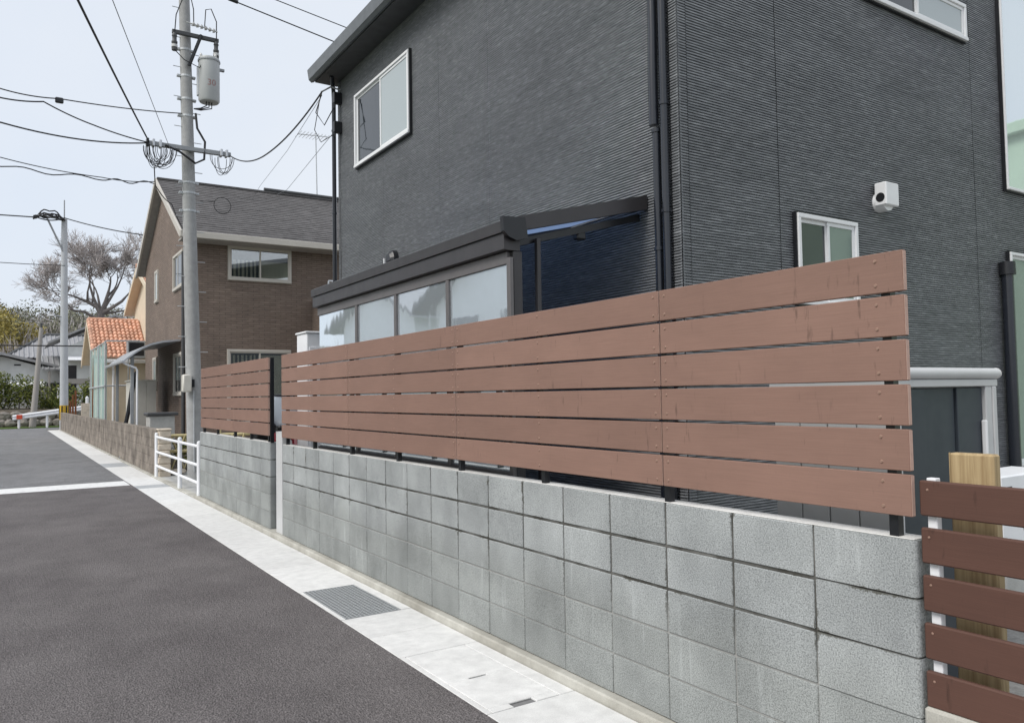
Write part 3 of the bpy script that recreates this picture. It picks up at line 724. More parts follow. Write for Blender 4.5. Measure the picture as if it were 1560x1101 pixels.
MB().tube([(3.20, 11.80, 1.09), (3.33, 11.74, 1.08), (3.54, 11.72, 1.05), (3.75, 11.74, 1.08), (3.88, 11.80, 1.09)], .016, 8).build('handlebar', BLACK, sc)
MB().lathe((3.54, 11.60, .90), [(.02, -.07), (.07, -.03), (.07, .03), (.03, .07)], 14).build('headlight', INSUL, sc, smooth=True)
m = MB(); n = 10; rows = []
for j in range(9):
    zz = 1.12+j*.061; row = []
    hw = [.14, .18, .205, .215, .22, .22, .21, .19, .15][j]
    for i in range(n+1):
        u = -1+2*i/n; row.append((3.54+u*hw, 11.60+j*.018+.06*u*u, zz))
    rows.append(row)
for a, b in zip(rows[:-1], rows[1:]):
    for i in range(n): m.poly([a[i], a[i+1], b[i+1], b[i]])
m.build('windscreen', WSCR, sc, smooth=True)
MB().tube([rows[0][0]]+[r_[0] for r_ in rows[1:]]+rows[-1][1:-1]+[r_[-1] for r_ in rows[::-1]], .020, 6).build('screen_edge', BLACK, sc)
MB().cyl((3.54, 11.74, .5), (3.54, 11.56, .36), .03, .03, 8).cyl((3.54, 11.80, 1.1), (3.54, 11.70, .5), .03, .03, 8).build('fork', BLACK, sc)
for s_ in (-1, 1): MB().tube([(3.54+s_*.28, 11.78, 1.09), (3.54+s_*.33, 11.76, 1.22)], .008, 6).cbox(3.54+s_*.33-.05, 3.54+s_*.33+.05, 11.75, 11.765, 1.21, 1.29, .006).build('mirror', BLACK, sc)
MB().cbox(3.38, 3.70, 12.62, 12.95, .90, 1.20, .02).build('top_box', RUBBER, sc)

# ------------------------------------------------------------------ white railing and pole
rl = thing('railing', 'white tubular steel railing with three rails beside the gutter', 'railing', (2.60, 15, 0))
for y in (13.12, 14.75, 17.25):
    MB().cyl((2.60, y, .0), (2.60, y, .88), .036, .036, 14).lathe((2.60, y, .88), [(.036, 0), (.03, .02), (.01, .03)], 14).build('post', WHITEP, rl, smooth=True)
for z in (.82, .52, .24):
    MB().cyl((2.60, 13.12, z), (2.60, 17.25, z), .024, .024, 12).build('rail', WHITEP, rl, smooth=True)

up = thing('utility_pole', 'tall concrete utility pole with transformer beside the brown house', 'utility pole', (3.08, 15.9, 0))
PX = lambda z: 3.092-.0237*z
MB().tube([(PX(z), 15.9, z) for z in (-.1, 3, 6, 9, 11.5)], [.150, .133, .117, .100, .088], 24).build('pole_shaft', POLEC, up, smooth=True)
def band(z, r=None):
    rr = .150-.0053*z; return MB().cyl((PX(z), 15.9, z-.02), (PX(z), 15.9, z+.02), rr+.006, rr+.006, 20).cbox(PX(z)-rr-.06, PX(z)-rr, 15.86, 15.94, z-.02, z+.02, .004).cbox(PX(z)+rr, PX(z)+rr+.06, 15.86, 15.94, z-.02, z+.02, .004).build('band', GALV, up)
for z in (7.38, 7.83, 8.35, 5.55, 5.75, 5.2, 7.05): band(z)
m = None
for i in range(26):
    z = 1.9+i*.29; s_ = -1 if i % 2 else 1; rr = .150-.0053*z
    MB().cyl((PX(z)+s_*rr*.95, 15.86, z), (PX(z)+s_*(rr+.13), 15.86, z), .0075, .0075, 6).build('step_bolt', GALV, up)
ca = MB().cbox(2.17, 3.70, 15.69, 15.77, 6.33, 6.41, .004).build('crossarm', GREY, up)
for x in (2.20, 2.30, 2.42, 3.52, 3.62): MB().cbox(x-.022, x+.022, 15.66, 15.80, 6.31, 6.45, .008).build('clamp', SILVER if x != 2.20 else BLACK, ca)
cb = MB().cbox(2.62, 3.47, 15.68, 15.75, 8.56, 8.63, .004).build('crossarm', DGREY, up)
MB().tube([(3.14, 15.66, 8.62), (PX(8.05)+.03, 15.74, 8.0)], .032, 6).build('brace', BLACK, up)
def cutout(x, z):
    m = MB(); m.lathe((x, 15.69, z-.34), [(.05, 0), (.055, .05), (.04, .07), (.04, .12), (.055, .14), (.055, .17), (.04, .19), (.04, .26), (.05, .28), (.03, .34)], 12)
    return m.build('cutout_switch', DGREY, up, smooth=True)
cutout(2.66, 8.56); cutout(3.42, 8.56)
MB().lathe((2.66, 15.69, 8.28), [(.056, 0), (.056, .05)], 12).build('cutout_skirt', INSUL, up); MB().lathe((3.42, 15.69, 8.28), [(.056, 0), (.056, .05)], 12).build('cutout_skirt', INSUL, up)
m = MB()
for i in range(6): x = 2.98+i*.075; m.cyl((x, 15.66, 8.80-i*.008), (x+.04, 15.66, 8.795-i*.008), .045, .03, 10)
m.cyl((2.86, 15.66, 8.81), (3.44, 15.66, 8.75), .014, .014, 8).build('insulator_string', INSUL, up)
# the transformer can
tr = MB().lathe((3.295, 15.72, 7.34), [(.175, 0), (.195, .03), (.195, .80), (.20, .80), (.20, .83), (.19, .86), (.10, .885), (.001, .89)], 32).build('transformer', TRANS, up, smooth=True)
MB().lathe((3.295, 15.72, 8.13), [(.207, 0), (.207, .03)], 32).build('lid_rim', GREY, tr)
for a in (200, 300, 20):
    x, y = 3.295+.17*math.cos(R(a)), 15.72+.17*math.sin(R(a)); MB().lathe((x, y, 8.16), [(.03, 0), (.035, .02), (.02, .05), (.03, .06), (.015, .10)], 10).build('bushing', INSUL, tr)
MB().cbox(3.47, 3.58, 15.69, 15.75, 8.00, 8.05, .006).build('lug', GREY, tr)
MB().cbox(3.08, 3.13, 15.70, 15.80, 7.45, 8.02, .006).build('hanger', GALV, tr)
cu = bpy.data.curves.new('n', 'FONT'); cu.body = '30'; cu.size = .17; cu.extrude = .001
to = bpy.data.objects.new('n', cu); dg = bpy.context.evaluated_depsgraph_get(); COL.objects.link(to)
dg = bpy.context.evaluated_depsgraph_get(); tme = bpy.data.meshes.new_from_object(to.evaluated_get(dg)); bpy.data.objects.remove(to)
for v in tme.vertices:               # wrap the painted figures round the can
    a = R(-86)+(v.co.x-.09)/.197; x_, z_ = .1965*math.cos(a), v.co.y
    v.co = Vector((3.295+.1965*math.cos(a), 15.72+.1965*math.sin(a), 7.62+z_))-ORG[up.name]
tme.materials.clear(); tme.materials.append(FADED)
no = bpy.data.objects.new('painted_number', tme); COL.objects.link(no); no.parent = tr
m = MB()
for i in range(3): m.tube([(3.24+i*.05, 15.70, 7.35), (3.24+i*.05, 15.70, 7.26-i*.02), (3.14, 15.72, 7.2-i*.02), (3.02, 15.76, 7.18)], .011, 6)
tag(m.build('lead_wires', CABLE, up), kind='stuff')
m = MB(); m.tube([(2.66, 15.66, 8.58), (2.68, 15.64, 8.9), (2.80, 15.66, 9.25), (2.95, 15.7, 9.35), (3.0, 15.68, 9.1), (3.0, 15.66, 8.83)], .010, 6)
m.tube([(3.42, 15.66, 8.58), (3.42, 15.66, 8.95), (3.32, 15.66, 9.18), (3.22, 15.66, 9.14), (3.20, 15.66, 8.80)], .010, 6); m.tube([(2.66, 15.66, 8.22), (2.82, 15.62, 8.05), (3.1, 15.62, 7.95), (3.2, 15.66, 8.2)], .009, 6)
m.tube([(3.06, 15.78, 7.1), (3.08, 15.74, 6.8), (3.22, 15.72, 6.55), (3.2, 15.70, 6.2), (3.04, 15.70, 6.1), (2.75, 15.68, 6.28), (2.5, 15.68, 6.36)], .022, 8)
tag(m.build('jumper_wires', CABLE, up), kind='stuff')
random.seed(3)
def coil(x0, x1, z, n, drop):
    m = MB()
    for i in range(n):
        a = random.uniform(x0, x1); w = random.uniform(.10, .24); d = drop*random.uniform(.5, 1); yy = 15.72+random.uniform(-.1, .1)
        m.tube([(a-w*math.cos(R(t)), yy+.03*math.sin(R(t*2)), z-d*math.sin(R(t))) for t in range(0, 181, 15)], .006, 5)
    return tag(m.build('wire_loops', CABLE, up), kind='stuff')
coil(2.25, 2.5, 6.32, 15, .42); coil(3.5, 3.62, 6.30, 5, .36)
MB().cbox(2.81, 2.965, 15.62, 15.80, 1.71, 2.04, .02).build('meter_box', CREAM, up, smooth=True)
MB().cbox(2.966, 3.03, 15.70, 15.78, 1.80, 1.95, .004).build('meter_bracket', BLACK, up)
MB().tube([(3.02, 15.74, 1.74), (3.03, 15.745, .2)], .012, 6).build('conduit', GALV, up)
m = MB(); m.tube([(3.55+.16*math.cos(R(t)), 15.75, 5.35+.16*math.sin(R(t))) for t in range(0, 361, 20)], .007, 5); m.tube([(3.15, 15.8, 5.4), (3.4, 15.75, 5.42)], .006, 5)
m.build('cable_hoop', CABLE, up)

# ------------------------------------------------------------------ overhead cables
def cable(pts, r, label, sag=0.0, mat=CABLE, wob=0):
    P = [Vector(p) for p in pts]; out = []
    for i in range(len(P)-1):
        n = 14
        for k in range(n+(i == len(P)-2)):
            t = k/n; q = P[i].lerp(P[i+1], t); q.z -= sag*4*t*(1-t)
            if wob: q.z += wob*math.sin((i*n+k)*2.3)*(1 if k % 2 else -1)
            out.append(q)
    m = MB().tube([q for q in out], r, 5)
    return tag(m.build('overhead_cable', mat, loc=tuple(P[0])), label, 'cable')
CA = Vector((2.22, 15.7, 6.39))
cable([(-.6, 1.5, 4.95), (.597, 9, 5.70), CA], .014, 'thick black cable dropping steeply from top left edge to crossarm', .02)
cable([(-.4, 2, 5.1), (.917, 9, 5.785), (2.62, 15.8, 6.3)], .005, 'faint thin wire running steeply down beside the thick black cable', .0, WIRE)
cable([(-6, 12.4, 6.9), (-.084, 14, 6.34), (.694, 14.3, 6.44), (PX(7.1)-.1, 15.85, 7.08)], .010, 'upper thin wire with a black clamp reaching the pole from left', .03)
tag(MB().cbox(.64, .76, 14.28, 14.34, 6.37, 6.46, .015).build('cable_clamp', BLACK, loc=(.7, 14.3, 6.4)), 'small black clamp hanging on the upper wire left of the pole', 'clamp')
cable([(-6, 13, 6.9), (-.084, 14.3, 6.30), (.49, 14.6, 6.45), (1.235, 15, 6.32), (2.2, 15.7, 6.37)], .012, 'black cable that bends at a splice and sags to the crossarm', .02)
cable([(-6, 12, 6.2), (-.08, 14, 5.82), (2.2, 15.7, 6.36)], .013, 'straight black cable below the bent one, ending at the crossarm', .10)
cable([(-6, 14, 5.9), (-.08, 15, 5.548), (1.39, 15.1, 5.45), (2.299, 15.6, 5.62)], .008, 'slack upper strand of the wavy pair of wires at left', .03)
cable([(-6, 14, 5.7), (-.079, 15, 5.42), (1.39, 15.1, 5.43), (2.299, 15.6, 5.60)], .010, 'wavy twisted wire hanging under the slack strand at left', .02, CABLE, .03)
cable([(2.299, 15.6, 5.9), (2.35, 15.8, 5.6), (3.0, 18, 5.80), (3.93, 21.6, 5.95)], .010, 'drop wire running from the crossarm down to the gable corner', .05)
cable([(3.68, 15.7, 6.35), (3.587, 13, 5.60), (3.70, 10.45, 5.85)], .012, 'service cable sagging from the crossarm to the dark house corner', .10)
cable([(2.0, 12.6, 7.9), (2.826, 12, 7.62), (4.337, 11.6, 7.16), (9, 11, 5.8)], .010, 'lower of two black cables passing over the dark house roof', .0)
cable([(2.6, 12.4, 8.1), (3.522, 12, 7.80), (4.562, 11.7, 7.49), (9, 11, 6.2)], .008, 'upper of two black cables passing over the dark house roof', .0)
tag(MB().cyl((2.80, 12.02, 7.64), (2.93, 11.98, 7.60), .028, .028, 10).build('cable_clamp', BLACK, loc=(2.85, 12, 7.6)), 'black splice on the lower cable at the top edge', 'clamp')
cable([(3.70, 10.45, 5.80), (4.6, 15, 6.4), (5.433, 20, 6.99), (6.6, 25.3, 7.9)], .004, 'thin wire from dark house bracket towards the brown roof ridge', .0, WIRE)
cable([(3.93, 10.5, 5.38), (4.9, 16, 5.9), (7.4, 25.3, 8.2)], .004, 'second thin wire rising behind the dark house gutter pipe', .0, WIRE)
tag(MB().tube([(3.9, 10.5, 5.7), (3.75, 10.5, 5.4), (3.62, 10.48, 5.55), (3.70, 10.46, 5.83)], .008, 5).tube([(3.9, 10.5, 5.3), (3.7, 10.5, 5.15), (3.60, 10.48, 5.3), (3.68, 10.46, 5.80)], .006, 5).build('overhead_cable', CABLE, loc=(3.9, 10.5, 5.7)), 'slack looped wires at the dark house far corner', 'cable')
cable([(-20, 48, 11.2), (1.426, 50, 11.75), (2.75, 50.2, 11.9)], .035, 'black cable bundle reaching the far pole from the left', .15)
cable([(2.75, 50.2, 11.9), (6.136, 45, 10.32), (12, 36, 8.6)], .03, 'black cable bundle running from the far pole behind the gable', .1)
cable([(-20, 47.6, 4.3), (3.703, 48, 4.55), (7, 48, 4.7)], .035, 'level dark cable crossing in front of the grey tiled roofs', .0)
cable([(-20, 49.5, 8.9), (.986, 50, 9.12), (2.8, 50.2, 9.2)], .02, 'thin single wire reaching the far pole below its head', .0)

# ------------------------------------------------------------------ brown house
BX, BY, BYF = 4.0, 21.85, 28.9
bh = thing('brown_house', 'brown brick-clad two storey gabled house behind the utility pole', 'house', (BX, BY, .02))
EZ, RZ, RY = 5.95, 8.24, 25.35
MB().prism([(BY, .02), (BY, 6.05), (RY, 8.03), (BYF, 6.03), (BYF, .02)], 0, BX, 12.5).build('wall', BRICK, bh)
MB().box(7.4, 12.5, BY-1.2, BY-.002, .02, 4.1).build('wall_extension', BRICK, bh)
def slope(y0, z0, y1, z1, x0, x1, name, par, mat, n, th=.016):
    """lapped courses from eave (y0,z0) to ridge (y1,z1)"""
    m = MB(); d = Vector((0, y1-y0, z1-z0)); L = d.length; d.normalize(); nn = Vector((0, -d.z, d.y))
    if nn.z < 0: nn = -nn
    random.seed(n)
    for i in range(n):
        a = Vector((0, y0, z0))+d*(L*i/n); b = Vector((0, y0, z0))+d*(L*(i+1)/n+.03)
        x = x0
        while x < x1-.01:
            w = min(random.uniform(.25, .55), x1-x); u = th*random.uniform(.7, 1.2)
            p0 = a+nn*u; q0 = b+nn*.002
            m.poly([(x, p0.y, p0.z), (x+w, p0.y, p0.z), (x+w, q0.y, q0.z), (x, q0.y, q0.z)])
            m.poly([(x, a.y, a.z), (x+w, a.y, a.z), (x+w, p0.y, p0.z), (x, p0.y, p0.z)])
            x += w
    o = m.build(name, mat, par, fix=False); return tag(o, kind='stuff')
y_e0, y_e1 = BY-.52, BYF+.45
MB().prism([(y_e0, EZ-.02), (RY, RZ-.02), (y_e1, EZ-.02), (y_e1, EZ-.14), (RY, RZ-.14), (y_e0, EZ-.14)], 0, BX-.20, 12.7).build('roof', SOFFIT, bh)
slope(y_e0-.03, EZ-.035, RY, RZ, BX-.19, 12.7, 'shingles', bh, SHINGLE, 26); slope(y_e1+.03, EZ-.035, RY, RZ, BX-.19, 12.7, 'shingles', bh, SHINGLE, 20)
MB().prism([(y_e0-.02, EZ-.02), (RY, RZ+.02), (y_e1+.02, EZ-.02), (y_e1+.02, EZ-.20), (RY, RZ-.16), (y_e0-.02, EZ-.20)], 0, BX-.26, BX-.201).build('bargeboard', BEIGE, bh)
MB().cbox(BX-.26, 12.7, y_e0-.12, y_e0-.035, EZ-.20, EZ-.03, .01).build('eave_gutter', BEIGE, bh)
MB().box(BX-.19, 12.7, y_e0-.03, BY-.002, EZ-.22, EZ-.17).build('soffit', SOFFIT, bh)
MB().cbox(BX-.2, 12.7, RY-.09, RY+.09, RZ-.02, RZ+.045, .01).build('ridge_cap', SHINGLE, bh)
MB().cyl((7.0, RY-.05, RZ+.09), (12.6, RY-.05, RZ+.09), .06, .06, 8).build('ridge_vent', DGREY, bh)
window(bh, 'y', BY, 5.07, 6.79, 4.80, 5.75, [CLEAR, CLEAR], frame=BEIGE, side=BEIGE, fw=.06)
window(bh, 'y', BY, 5.05, 6.77, .85, 2.90, [CLEAR, CLEAR], frame=BEIGE, side=BEIGE, fw=.06, drape=.93)
window(bh, 'x', BX, 22.15, 23.55, 4.60, 5.60, [GLASS_D, GLASS_D], frame=BEIGE, side=BEIGE, fw=.07)
window(bh, 'x', BX, 26.2, 26.75, 4.62, 5.62, [GLASS_F], frame=BEIGE, side=BEIGE, fw=.07)
window(bh, 'x', BX, 22.2, 23.45, 1.68, 2.84, [GLASS_D, GLASS_D], frame=BEIGE, side=BEIGE, fw=.07)
window(bh, 'x', BX, 26.4, 27.1, 1.90, 2.90, [GLASS_F], frame=BEIGE, side=BEIGE, fw=.07)
MB().tube([(BX-.05, BY+.12, .1), (BX-.05, BY+.12, 5.5)], .045, 8).build('downpipe', WOODB if False else DGREY, bh)
bal = MB().box(7.42, 9.5, BY-1.15, BY-.01, 3.9, 4.35).build('balcony', BRICK, bh)
for z in (4.62, 4.78): MB().cyl((7.5, BY-1.1, z), (9.5, BY-1.1, z), .03, .03, 8).build('balcony_rail', SILVER, bal)
for x in (7.5, 8.1, 8.7): MB().cyl((x, BY-1.1, 4.34), (x, BY-1.1, 4.78), .025, .025, 8).build('rail_post', SILVER, bal)
an = thing('television_antenna', 'slim television aerial standing on the brown roof ridge', 'antenna', (8.98, 25.9, 8.1))
MB().cyl((8.98, 25.9, 8.0), (8.94, 25.9, 10.68), .022, .018, 8).build('mast', GALV, an)
MB().cyl((8.30, 25.9, 10.55), (9.35, 25.9, 10.62), .014, .014, 6).build('boom', GALV, an)
m = MB()
for i in range(9): x = 8.34+i*.12; m.cyl((x, 25.55, 10.56), (x, 26.25, 10.56), .008, .008, 5)
tag(m.build('elements', GALV, an), kind='stuff')
for a in (-1, 0, 1): MB().tube([(8.98, 25.9, 8.55), (8.98+a*.30, 25.75, 8.4), (8.98+a*.38, 25.6, 8.15)], .012, 5).build('leg', GALV, an)

# ------------------------------------------------------------------ yard of the brown house: old wall, pillar, bamboo, carport, shed
ow = thing('old_block_wall', 'old brown weathered block wall along the gutter beyond the white railing', 'wall', (2.65, 17.4, 0))
MB().box(2.624, 2.746, 17.42, 50, .02, .935).build('mortar', OLDBL, ow)
proto = None; nb = 0
for k in range(34):
    for r in range(5):
        c = Vector((2.68, 17.62+.4*k, .11+.186*r))
        if proto is None:
            proto = MB().cbox(-.065, .065, -.196, .196, -.089, .089, .006).build('block', OLDBL); proto.parent = ow; proto.location = c-ORG[ow.name]; ORG[proto.name] = Vector((0, 0, 0)); pc = c
        else:
            q = inst(proto, ow, c-pc); q.location.x += random.uniform(-.004, .004)
m = MB()
for k in range(34, 81):
    for r in range(5): c = (2.68, 17.62+.4*k, .11+.186*r); m.box(c[0]-.065+random.uniform(-.004, .004), c[0]+.065, c[1]-.196, c[1]+.196, c[2]-.089, c[2]+.089)
tag(m.build('far_blocks', OLDBL, ow), kind='stuff')
MB().box(2.612, 2.75, 17.42, 50, .9365, .965).build('coping', OLDBL, ow)
random.seed(11)
def rock(c, s, seed, mat, name, par=None, label=None, cat=None):
    bm = bmesh.new(); bmesh.ops.create_icosphere(bm, subdivisions=2, radius=1)
    rd = random.Random(seed); ph = [rd.uniform(0, 6) for _ in range(6)]
    for v in bm.verts:
        p = v.co; d = 1+.16*math.sin(3*p.x+ph[0])+.14*math.sin(4*p.y+ph[1])+.12*math.sin(5*p.z+ph[2])+rd.uniform(-.05, .05)
        v.co = Vector((p.x*s[0]*d, p.y*s[1]*d, p.z*s[2]*d))
    m = MB(); m.v = [(v.co.x+c[0], v.co.y+c[1], v.co.z+c[2]) for v in bm.verts]; bm.verts.index_update(); m.f = [tuple(v.index for v in f.verts) for f in bm.faces]; m.m = [0]*len(m.f); bm.free()
    o = m.build(name, mat, par, loc=None if par else c)
    if label: tag(o, label, cat)
    return o
sp = thing('stone_pillar', 'rough pale stone gate pillar at the near end of the old wall', 'pillar', (2.75, 17.3, 0))
m = MB()
for i in range(7):
    z0 = .0+i*.135; j = lambda: random.uniform(-.018, .018)
    m.cbox(2.63+j(), 2.86+j(), 17.18+j(), 17.41, z0, z0+.132, .02)
tag(m.build('pillar_stones', STONE, sp), kind='stuff'); MB().cbox(2.61, 2.88, 17.16, 17.415, .946, .985, .015).build('cap', STONE, sp)
rock((2.98, 17.5, .06), (.22, .16, .08), 2, STONE, 'garden_stone', None, 'flat pale stone lying at the foot of the stone pillar', 'stone')
for i, (x, z, s) in enumerate(((3.15, .16, .19), (3.42, .14, .17), (3.60, .22, .22), (3.34, .36, .15))):
    rock((x, 18.4+.1*i, z), (s, s*.8, s*.85), 20+i, ROCK, 'garden_stone', None, ['dark garden rock nearest the stone pillar', 'small dark garden rock in the middle of the row', 'larger dark garden rock beside the utility pole', 'dark garden rock resting on top of the others'][i], 'rock')
bf = thing('bamboo_fence', 'low yellow bamboo fence with crossed canes behind the railing', 'fence', (3.9, 18.0, 0))
for z in (.80, .47): MB().cyl((2.92, 18.0, z), (5.1, 18.0, z-.03), .036, .034, 10).build('rail', BAMBOO, bf, smooth=True)
for i in range(9):
    x = 3.0+i*.25; MB().cyl((x, 17.97, .08), (x+.27, 17.97, .80), .016, .016, 8).build('cane', BAMBOO, bf); MB().cyl((x+.27, 18.03, .08), (x, 18.03, .80), .016, .016, 8).build('cane', BAMBOO, bf)
for x in (2.96, 4.0, 5.05): MB().cyl((x, 18.0, .0), (x, 18.0, .9), .035, .03, 10).build('post', BAMBOO, bf)
m = MB()
for i in range(150): m.leaf((3.28+random.gauss(0, .16), 18.3+random.gauss(0, .1), .48+random.gauss(0, .11)), .05)
gsh = thing('garden_shrub', 'small straggly shrub growing behind the bamboo fence', 'shrub', (3.28, 18.3, 0)); tag(m.build('foliage', LEAF_H, gsh), kind='stuff')
MB().tube([(3.28, 18.3, 0), (3.26, 18.3, .3), (3.30, 18.3, .55)], [.015, .012, .006], 6).build('stem', BARK, gsh)
tk = thing('stone_basin', 'grey concrete basin with dark rim behind the old wall', 'basin', (3.1, 20.1, 0))
MB().cbox(2.84, 3.40, 19.9, 20.4, .0, 1.20, .02).build('basin_body', CONC, tk); MB().cbox(2.79, 3.47, 19.85, 20.45, 1.201, 1.275, .015).build('rim', DGREY, tk)
cs = thing('garden_shed', 'cream metal garden shed beneath the curved canopy', 'shed', (3.3, 24, 0))
MB().box(3.02, 3.66, 24.4, 25.6, .02, 2.10).build('carcass', CREAM, cs)
for a, b in ((2.985, 3.12), (3.124, 3.40), (3.404, 3.66)): MB().cbox(a, b, 24.36, 24.398, .04, 2.11, .004).build('wall_panel', CREAM, cs)
for z in (.95, 1.95): MB().cbox(3.113, 3.131, 24.345, 24.36, z, z+.12, .003).build('hinge', GREY, cs)
MB().cbox(2.98, 3.70, 24.34, 25.62, 2.111, 2.15, .006).build('roof', CREAM, cs)
cp = thing('carport_canopy', 'curved grey canopy on slim posts beside the brown house gable', 'canopy', (3.2, 22, 0))
pr = [(2.60, 2.62), (2.72, 2.72), (2.88, 2.85), (3.05, 2.97), (3.25, 3.07), (3.55, 3.15), (3.98, 3.20)]
poly = pr+[(x, z-.05) for x, z in pr[::-1]]
def arc(m, y0, y1):
    n = len(pr)
    for i in range(n-1):
        (xa, za), (xb, zb) = pr[i], pr[i+1]
        m.prism([(xa, za), (xb, zb), (xb, zb-.05), (xa, za-.05)], 1, y0, y1)
    return m
mm = MB(); arc(mm, 22.55, 26.3); mm.build('roof_sheet', GREY, cp)
for y in (22.49, 26.31): mm = MB(); arc(mm, y, y+.055); mm.build('arched_rafter', SILVER, cp)
MB().cbox(2.54, 2.61, 22.49, 26.4, 2.55, 2.62, .01).build('gutter', SILVER, cp)
for y in (22.75, 26.0): MB().cbox(2.79, 2.87, y-.04, y+.04, .0, 2.74, .006).build('post', GREY, cp)
MB().tube([(2.60, 22.6, 2.56), (2.70, 22.6, 2.50), (2.90, 22.6, 2.42), (2.93, 22.6, 2.36), (2.93, 22.6, .1)], .028, 8).build('drain_pipe', WHITEP, cp)
# folded black parasol leaning in the yard
pa = thing('folded_parasol', 'folded black parasol leaning behind the old block wall', 'parasol', (2.75, 24.2, .02))
MB().tube([(2.53+.12, 23.4, .1), (2.70+.04, 23.4, .85), (2.82, 23.4, 1.25), (2.98-.04, 23.4, 2.05), (3.02-.02, 23.4, 2.35)], [.02, .05, .055, .065, .03], 10).build('canopy', BLACK, pa, smooth=True)
MB().tube([(2.60, 23.4, .02), (2.66, 23.4, .15)], .014, 6).build('pole', GREY, pa)
# green net on poles
nt = thing('green_net', 'pale green net hung on a pipe frame beside the orange roofed garage', 'net', (2.7, 31, .02))
NY0, NY1 = 29.0, 31.0
for (x, y) in ((2.80, 29.0), (2.80, 31.2), (2.80, 34.2)): MB().cyl((x, y, .02), (x, y, 3.55), .03, .03, 8).build('pole', GALV, nt)
MB().cyl((2.80, 29.0, 3.55), (3.85, 29.0, 3.58), .025, .025, 8).build('cross_pipe', GALV, nt)
MB().cyl((2.80, 28.9, 3.52), (2.80, 34.3, 3.5), .025, .025, 8).build('top_pipe', GALV, nt)
MB().cyl((2.78, 28.9, 2.06), (2.78, 34.5, 2.06), .028, .028, 8).build('mid_pipe', GALV, nt)
MB().cyl((2.80, 29.0, 2.06), (3.80, 29.0, 2.08), .025, .025, 8).build('cross_pipe', GALV, nt)
m = MB(); pts = [(2.83+.05*math.sin(i*1.3), 29.1+i*.20) for i in range(26)]
for (a, b) in zip(pts[:-1], pts[1:]): m.poly([(a[0], a[1], .3), (b[0], b[1], .3), (b[0], b[1], 3.5), (a[0], a[1], 3.5)])
m.build('netting', NET, nt)
MB().tube([(2.82, 33.5, .4), (2.80, 33.4, 1.6), (2.83, 33.5, 3.2)], .022, 6).build('red_strap', WOODB, nt)

# ------------------------------------------------------------------ orange roofed house
oh = thing('orange_roofed_house', 'cream house with orange tiled garage roof beyond the brown house', 'house', (4.2, 37, .02))
GX0, GX1, GY0, GYR, GY1 = 3.10, 4.955, 35.0, 37.6, 40.2
MB().prism([(GY0+.35, .02), (GY0+.35, 3.3), (GYR, 4.75), (GY1-.35, 3.3), (GY1-.35, .02)], 0, GX0+.20, GX1).build('garage_wall', CREAMW, oh)
def tiles(y0, z0, y1, z1, x0, x1, rows, cols, name, par, mat):
    m = MB(); w = (x1-x0)/cols; d = Vector((0, y1-y0, z1-z0)); L = d.length; d.normalize(); nn = Vector((0, -d.z, d.y))
    if nn.z < 0: nn = -nn
    for r in range(rows):
        a = Vector((0, y0, z0))+d*(L*r/rows); b = Vector((0, y0, z0))+d*(L*(r+1)/rows+.04)
        for c in range(cols):
            x = x0+c*w; prev = None; k = len(m.v)
            for i in range(5):
                u = i/4; h = .075*math.sin(math.pi*u) if u < .99 else 0
                p = a+nn*(h+.045); q = b+nn*(h+.0); m.v += [(x+u*w, p.y, p.z), (x+u*w, q.y, q.z)]
            for i in range(4): m.f.append((k+2*i, k+2*i+2, k+2*i+3, k+2*i+1)); m.m.append(0)
            k2 = len(m.v); m.v += [(x, a.y, a.z), (x+w, a.y, a.z)]
            m.f.append((k2, k2+1, k+8, k+6, k+4, k+2, k)); m.m.append(0)
    return tag(m.build(name, mat, par, fix=False), kind='stuff')
MB().prism([(GY0, 3.28), (GYR, 4.98), (GY1, 3.28), (GY1, 3.18), (GYR, 4.88), (GY0, 3.18)], 0, GX0-.15, GX1).build('garage_roof', CREAMW, oh)
tiles(GY0-.06, 3.29, GYR, 5.03, GX0-.10, GX1, 12, 12, 'roof_tiles', oh, TILE_O); tiles(GY1+.06, 3.29, GYR, 5.03, GX0-.10, GX1, 10, 12, 'roof_tiles', oh, TILE_O)
m = MB()
for i in range(10): x = GX0-.12+i*.19; m.cyl((x, GYR, 5.05), (x+.20, GYR, 5.05), .10, .085, 10)
tag(m.build('ridge_tiles', TILE_O, oh), kind='stuff')
m = MB()
for s_ in (0, 1):
    for i in range(13):
        t0 = i/13; y = (GY0-.06)*(1-t0)+GYR*t0 if s_ == 0 else (GY1+.06)*(1-t0)+GYR*t0; z = 3.33*(1-t0)+5.06*t0
        y2 = y+(GYR-GY0)/13*(1 if s_ == 0 else -1); m.cyl((GX0-.12, y, z), (GX0-.12, y2, z+1.73/13), .085, .07, 8)
tag(m.build('verge_tiles', TILE_O, oh), kind='stuff')
MB().prism([(GY0-.02, 3.26), (GYR, 4.97), (GY1+.02, 3.26), (GY1+.02, 3.06), (GYR, 4.79), (GY0-.02, 3.06)], 0, GX0-.20, GX0-.152).build('bargeboard', CREAMW, oh)
MB().cbox(GX0-.18, GX1, GY0-.20, GY0-.065, 3.08, 3.22, .02).build('eave_gutter', WHITEP, oh)
MB().tube([(GX0+.55, GY0-.1, 3.1), (GX0+.6, GY0+.25, 2.8), (GX0+.6, GY0+.3, .1)], .05, 8).build('downpipe', WHITEP, oh)
MX0 = 4.60
MB().prism([(32.9, .02), (32.9, 5.75), (36.0, 6.95), (39.1, 5.75), (39.1, .02)], 0, MX0+.36, 12).build('main_wall', CREAMW, oh)
MB().prism([(32.2, 5.62), (36.0, 7.12), (39.8, 5.62), (39.8, 5.48), (36.0, 6.98), (32.2, 5.48)], 0, MX0+.06, 12.2).build('main_roof', CREAMW, oh)
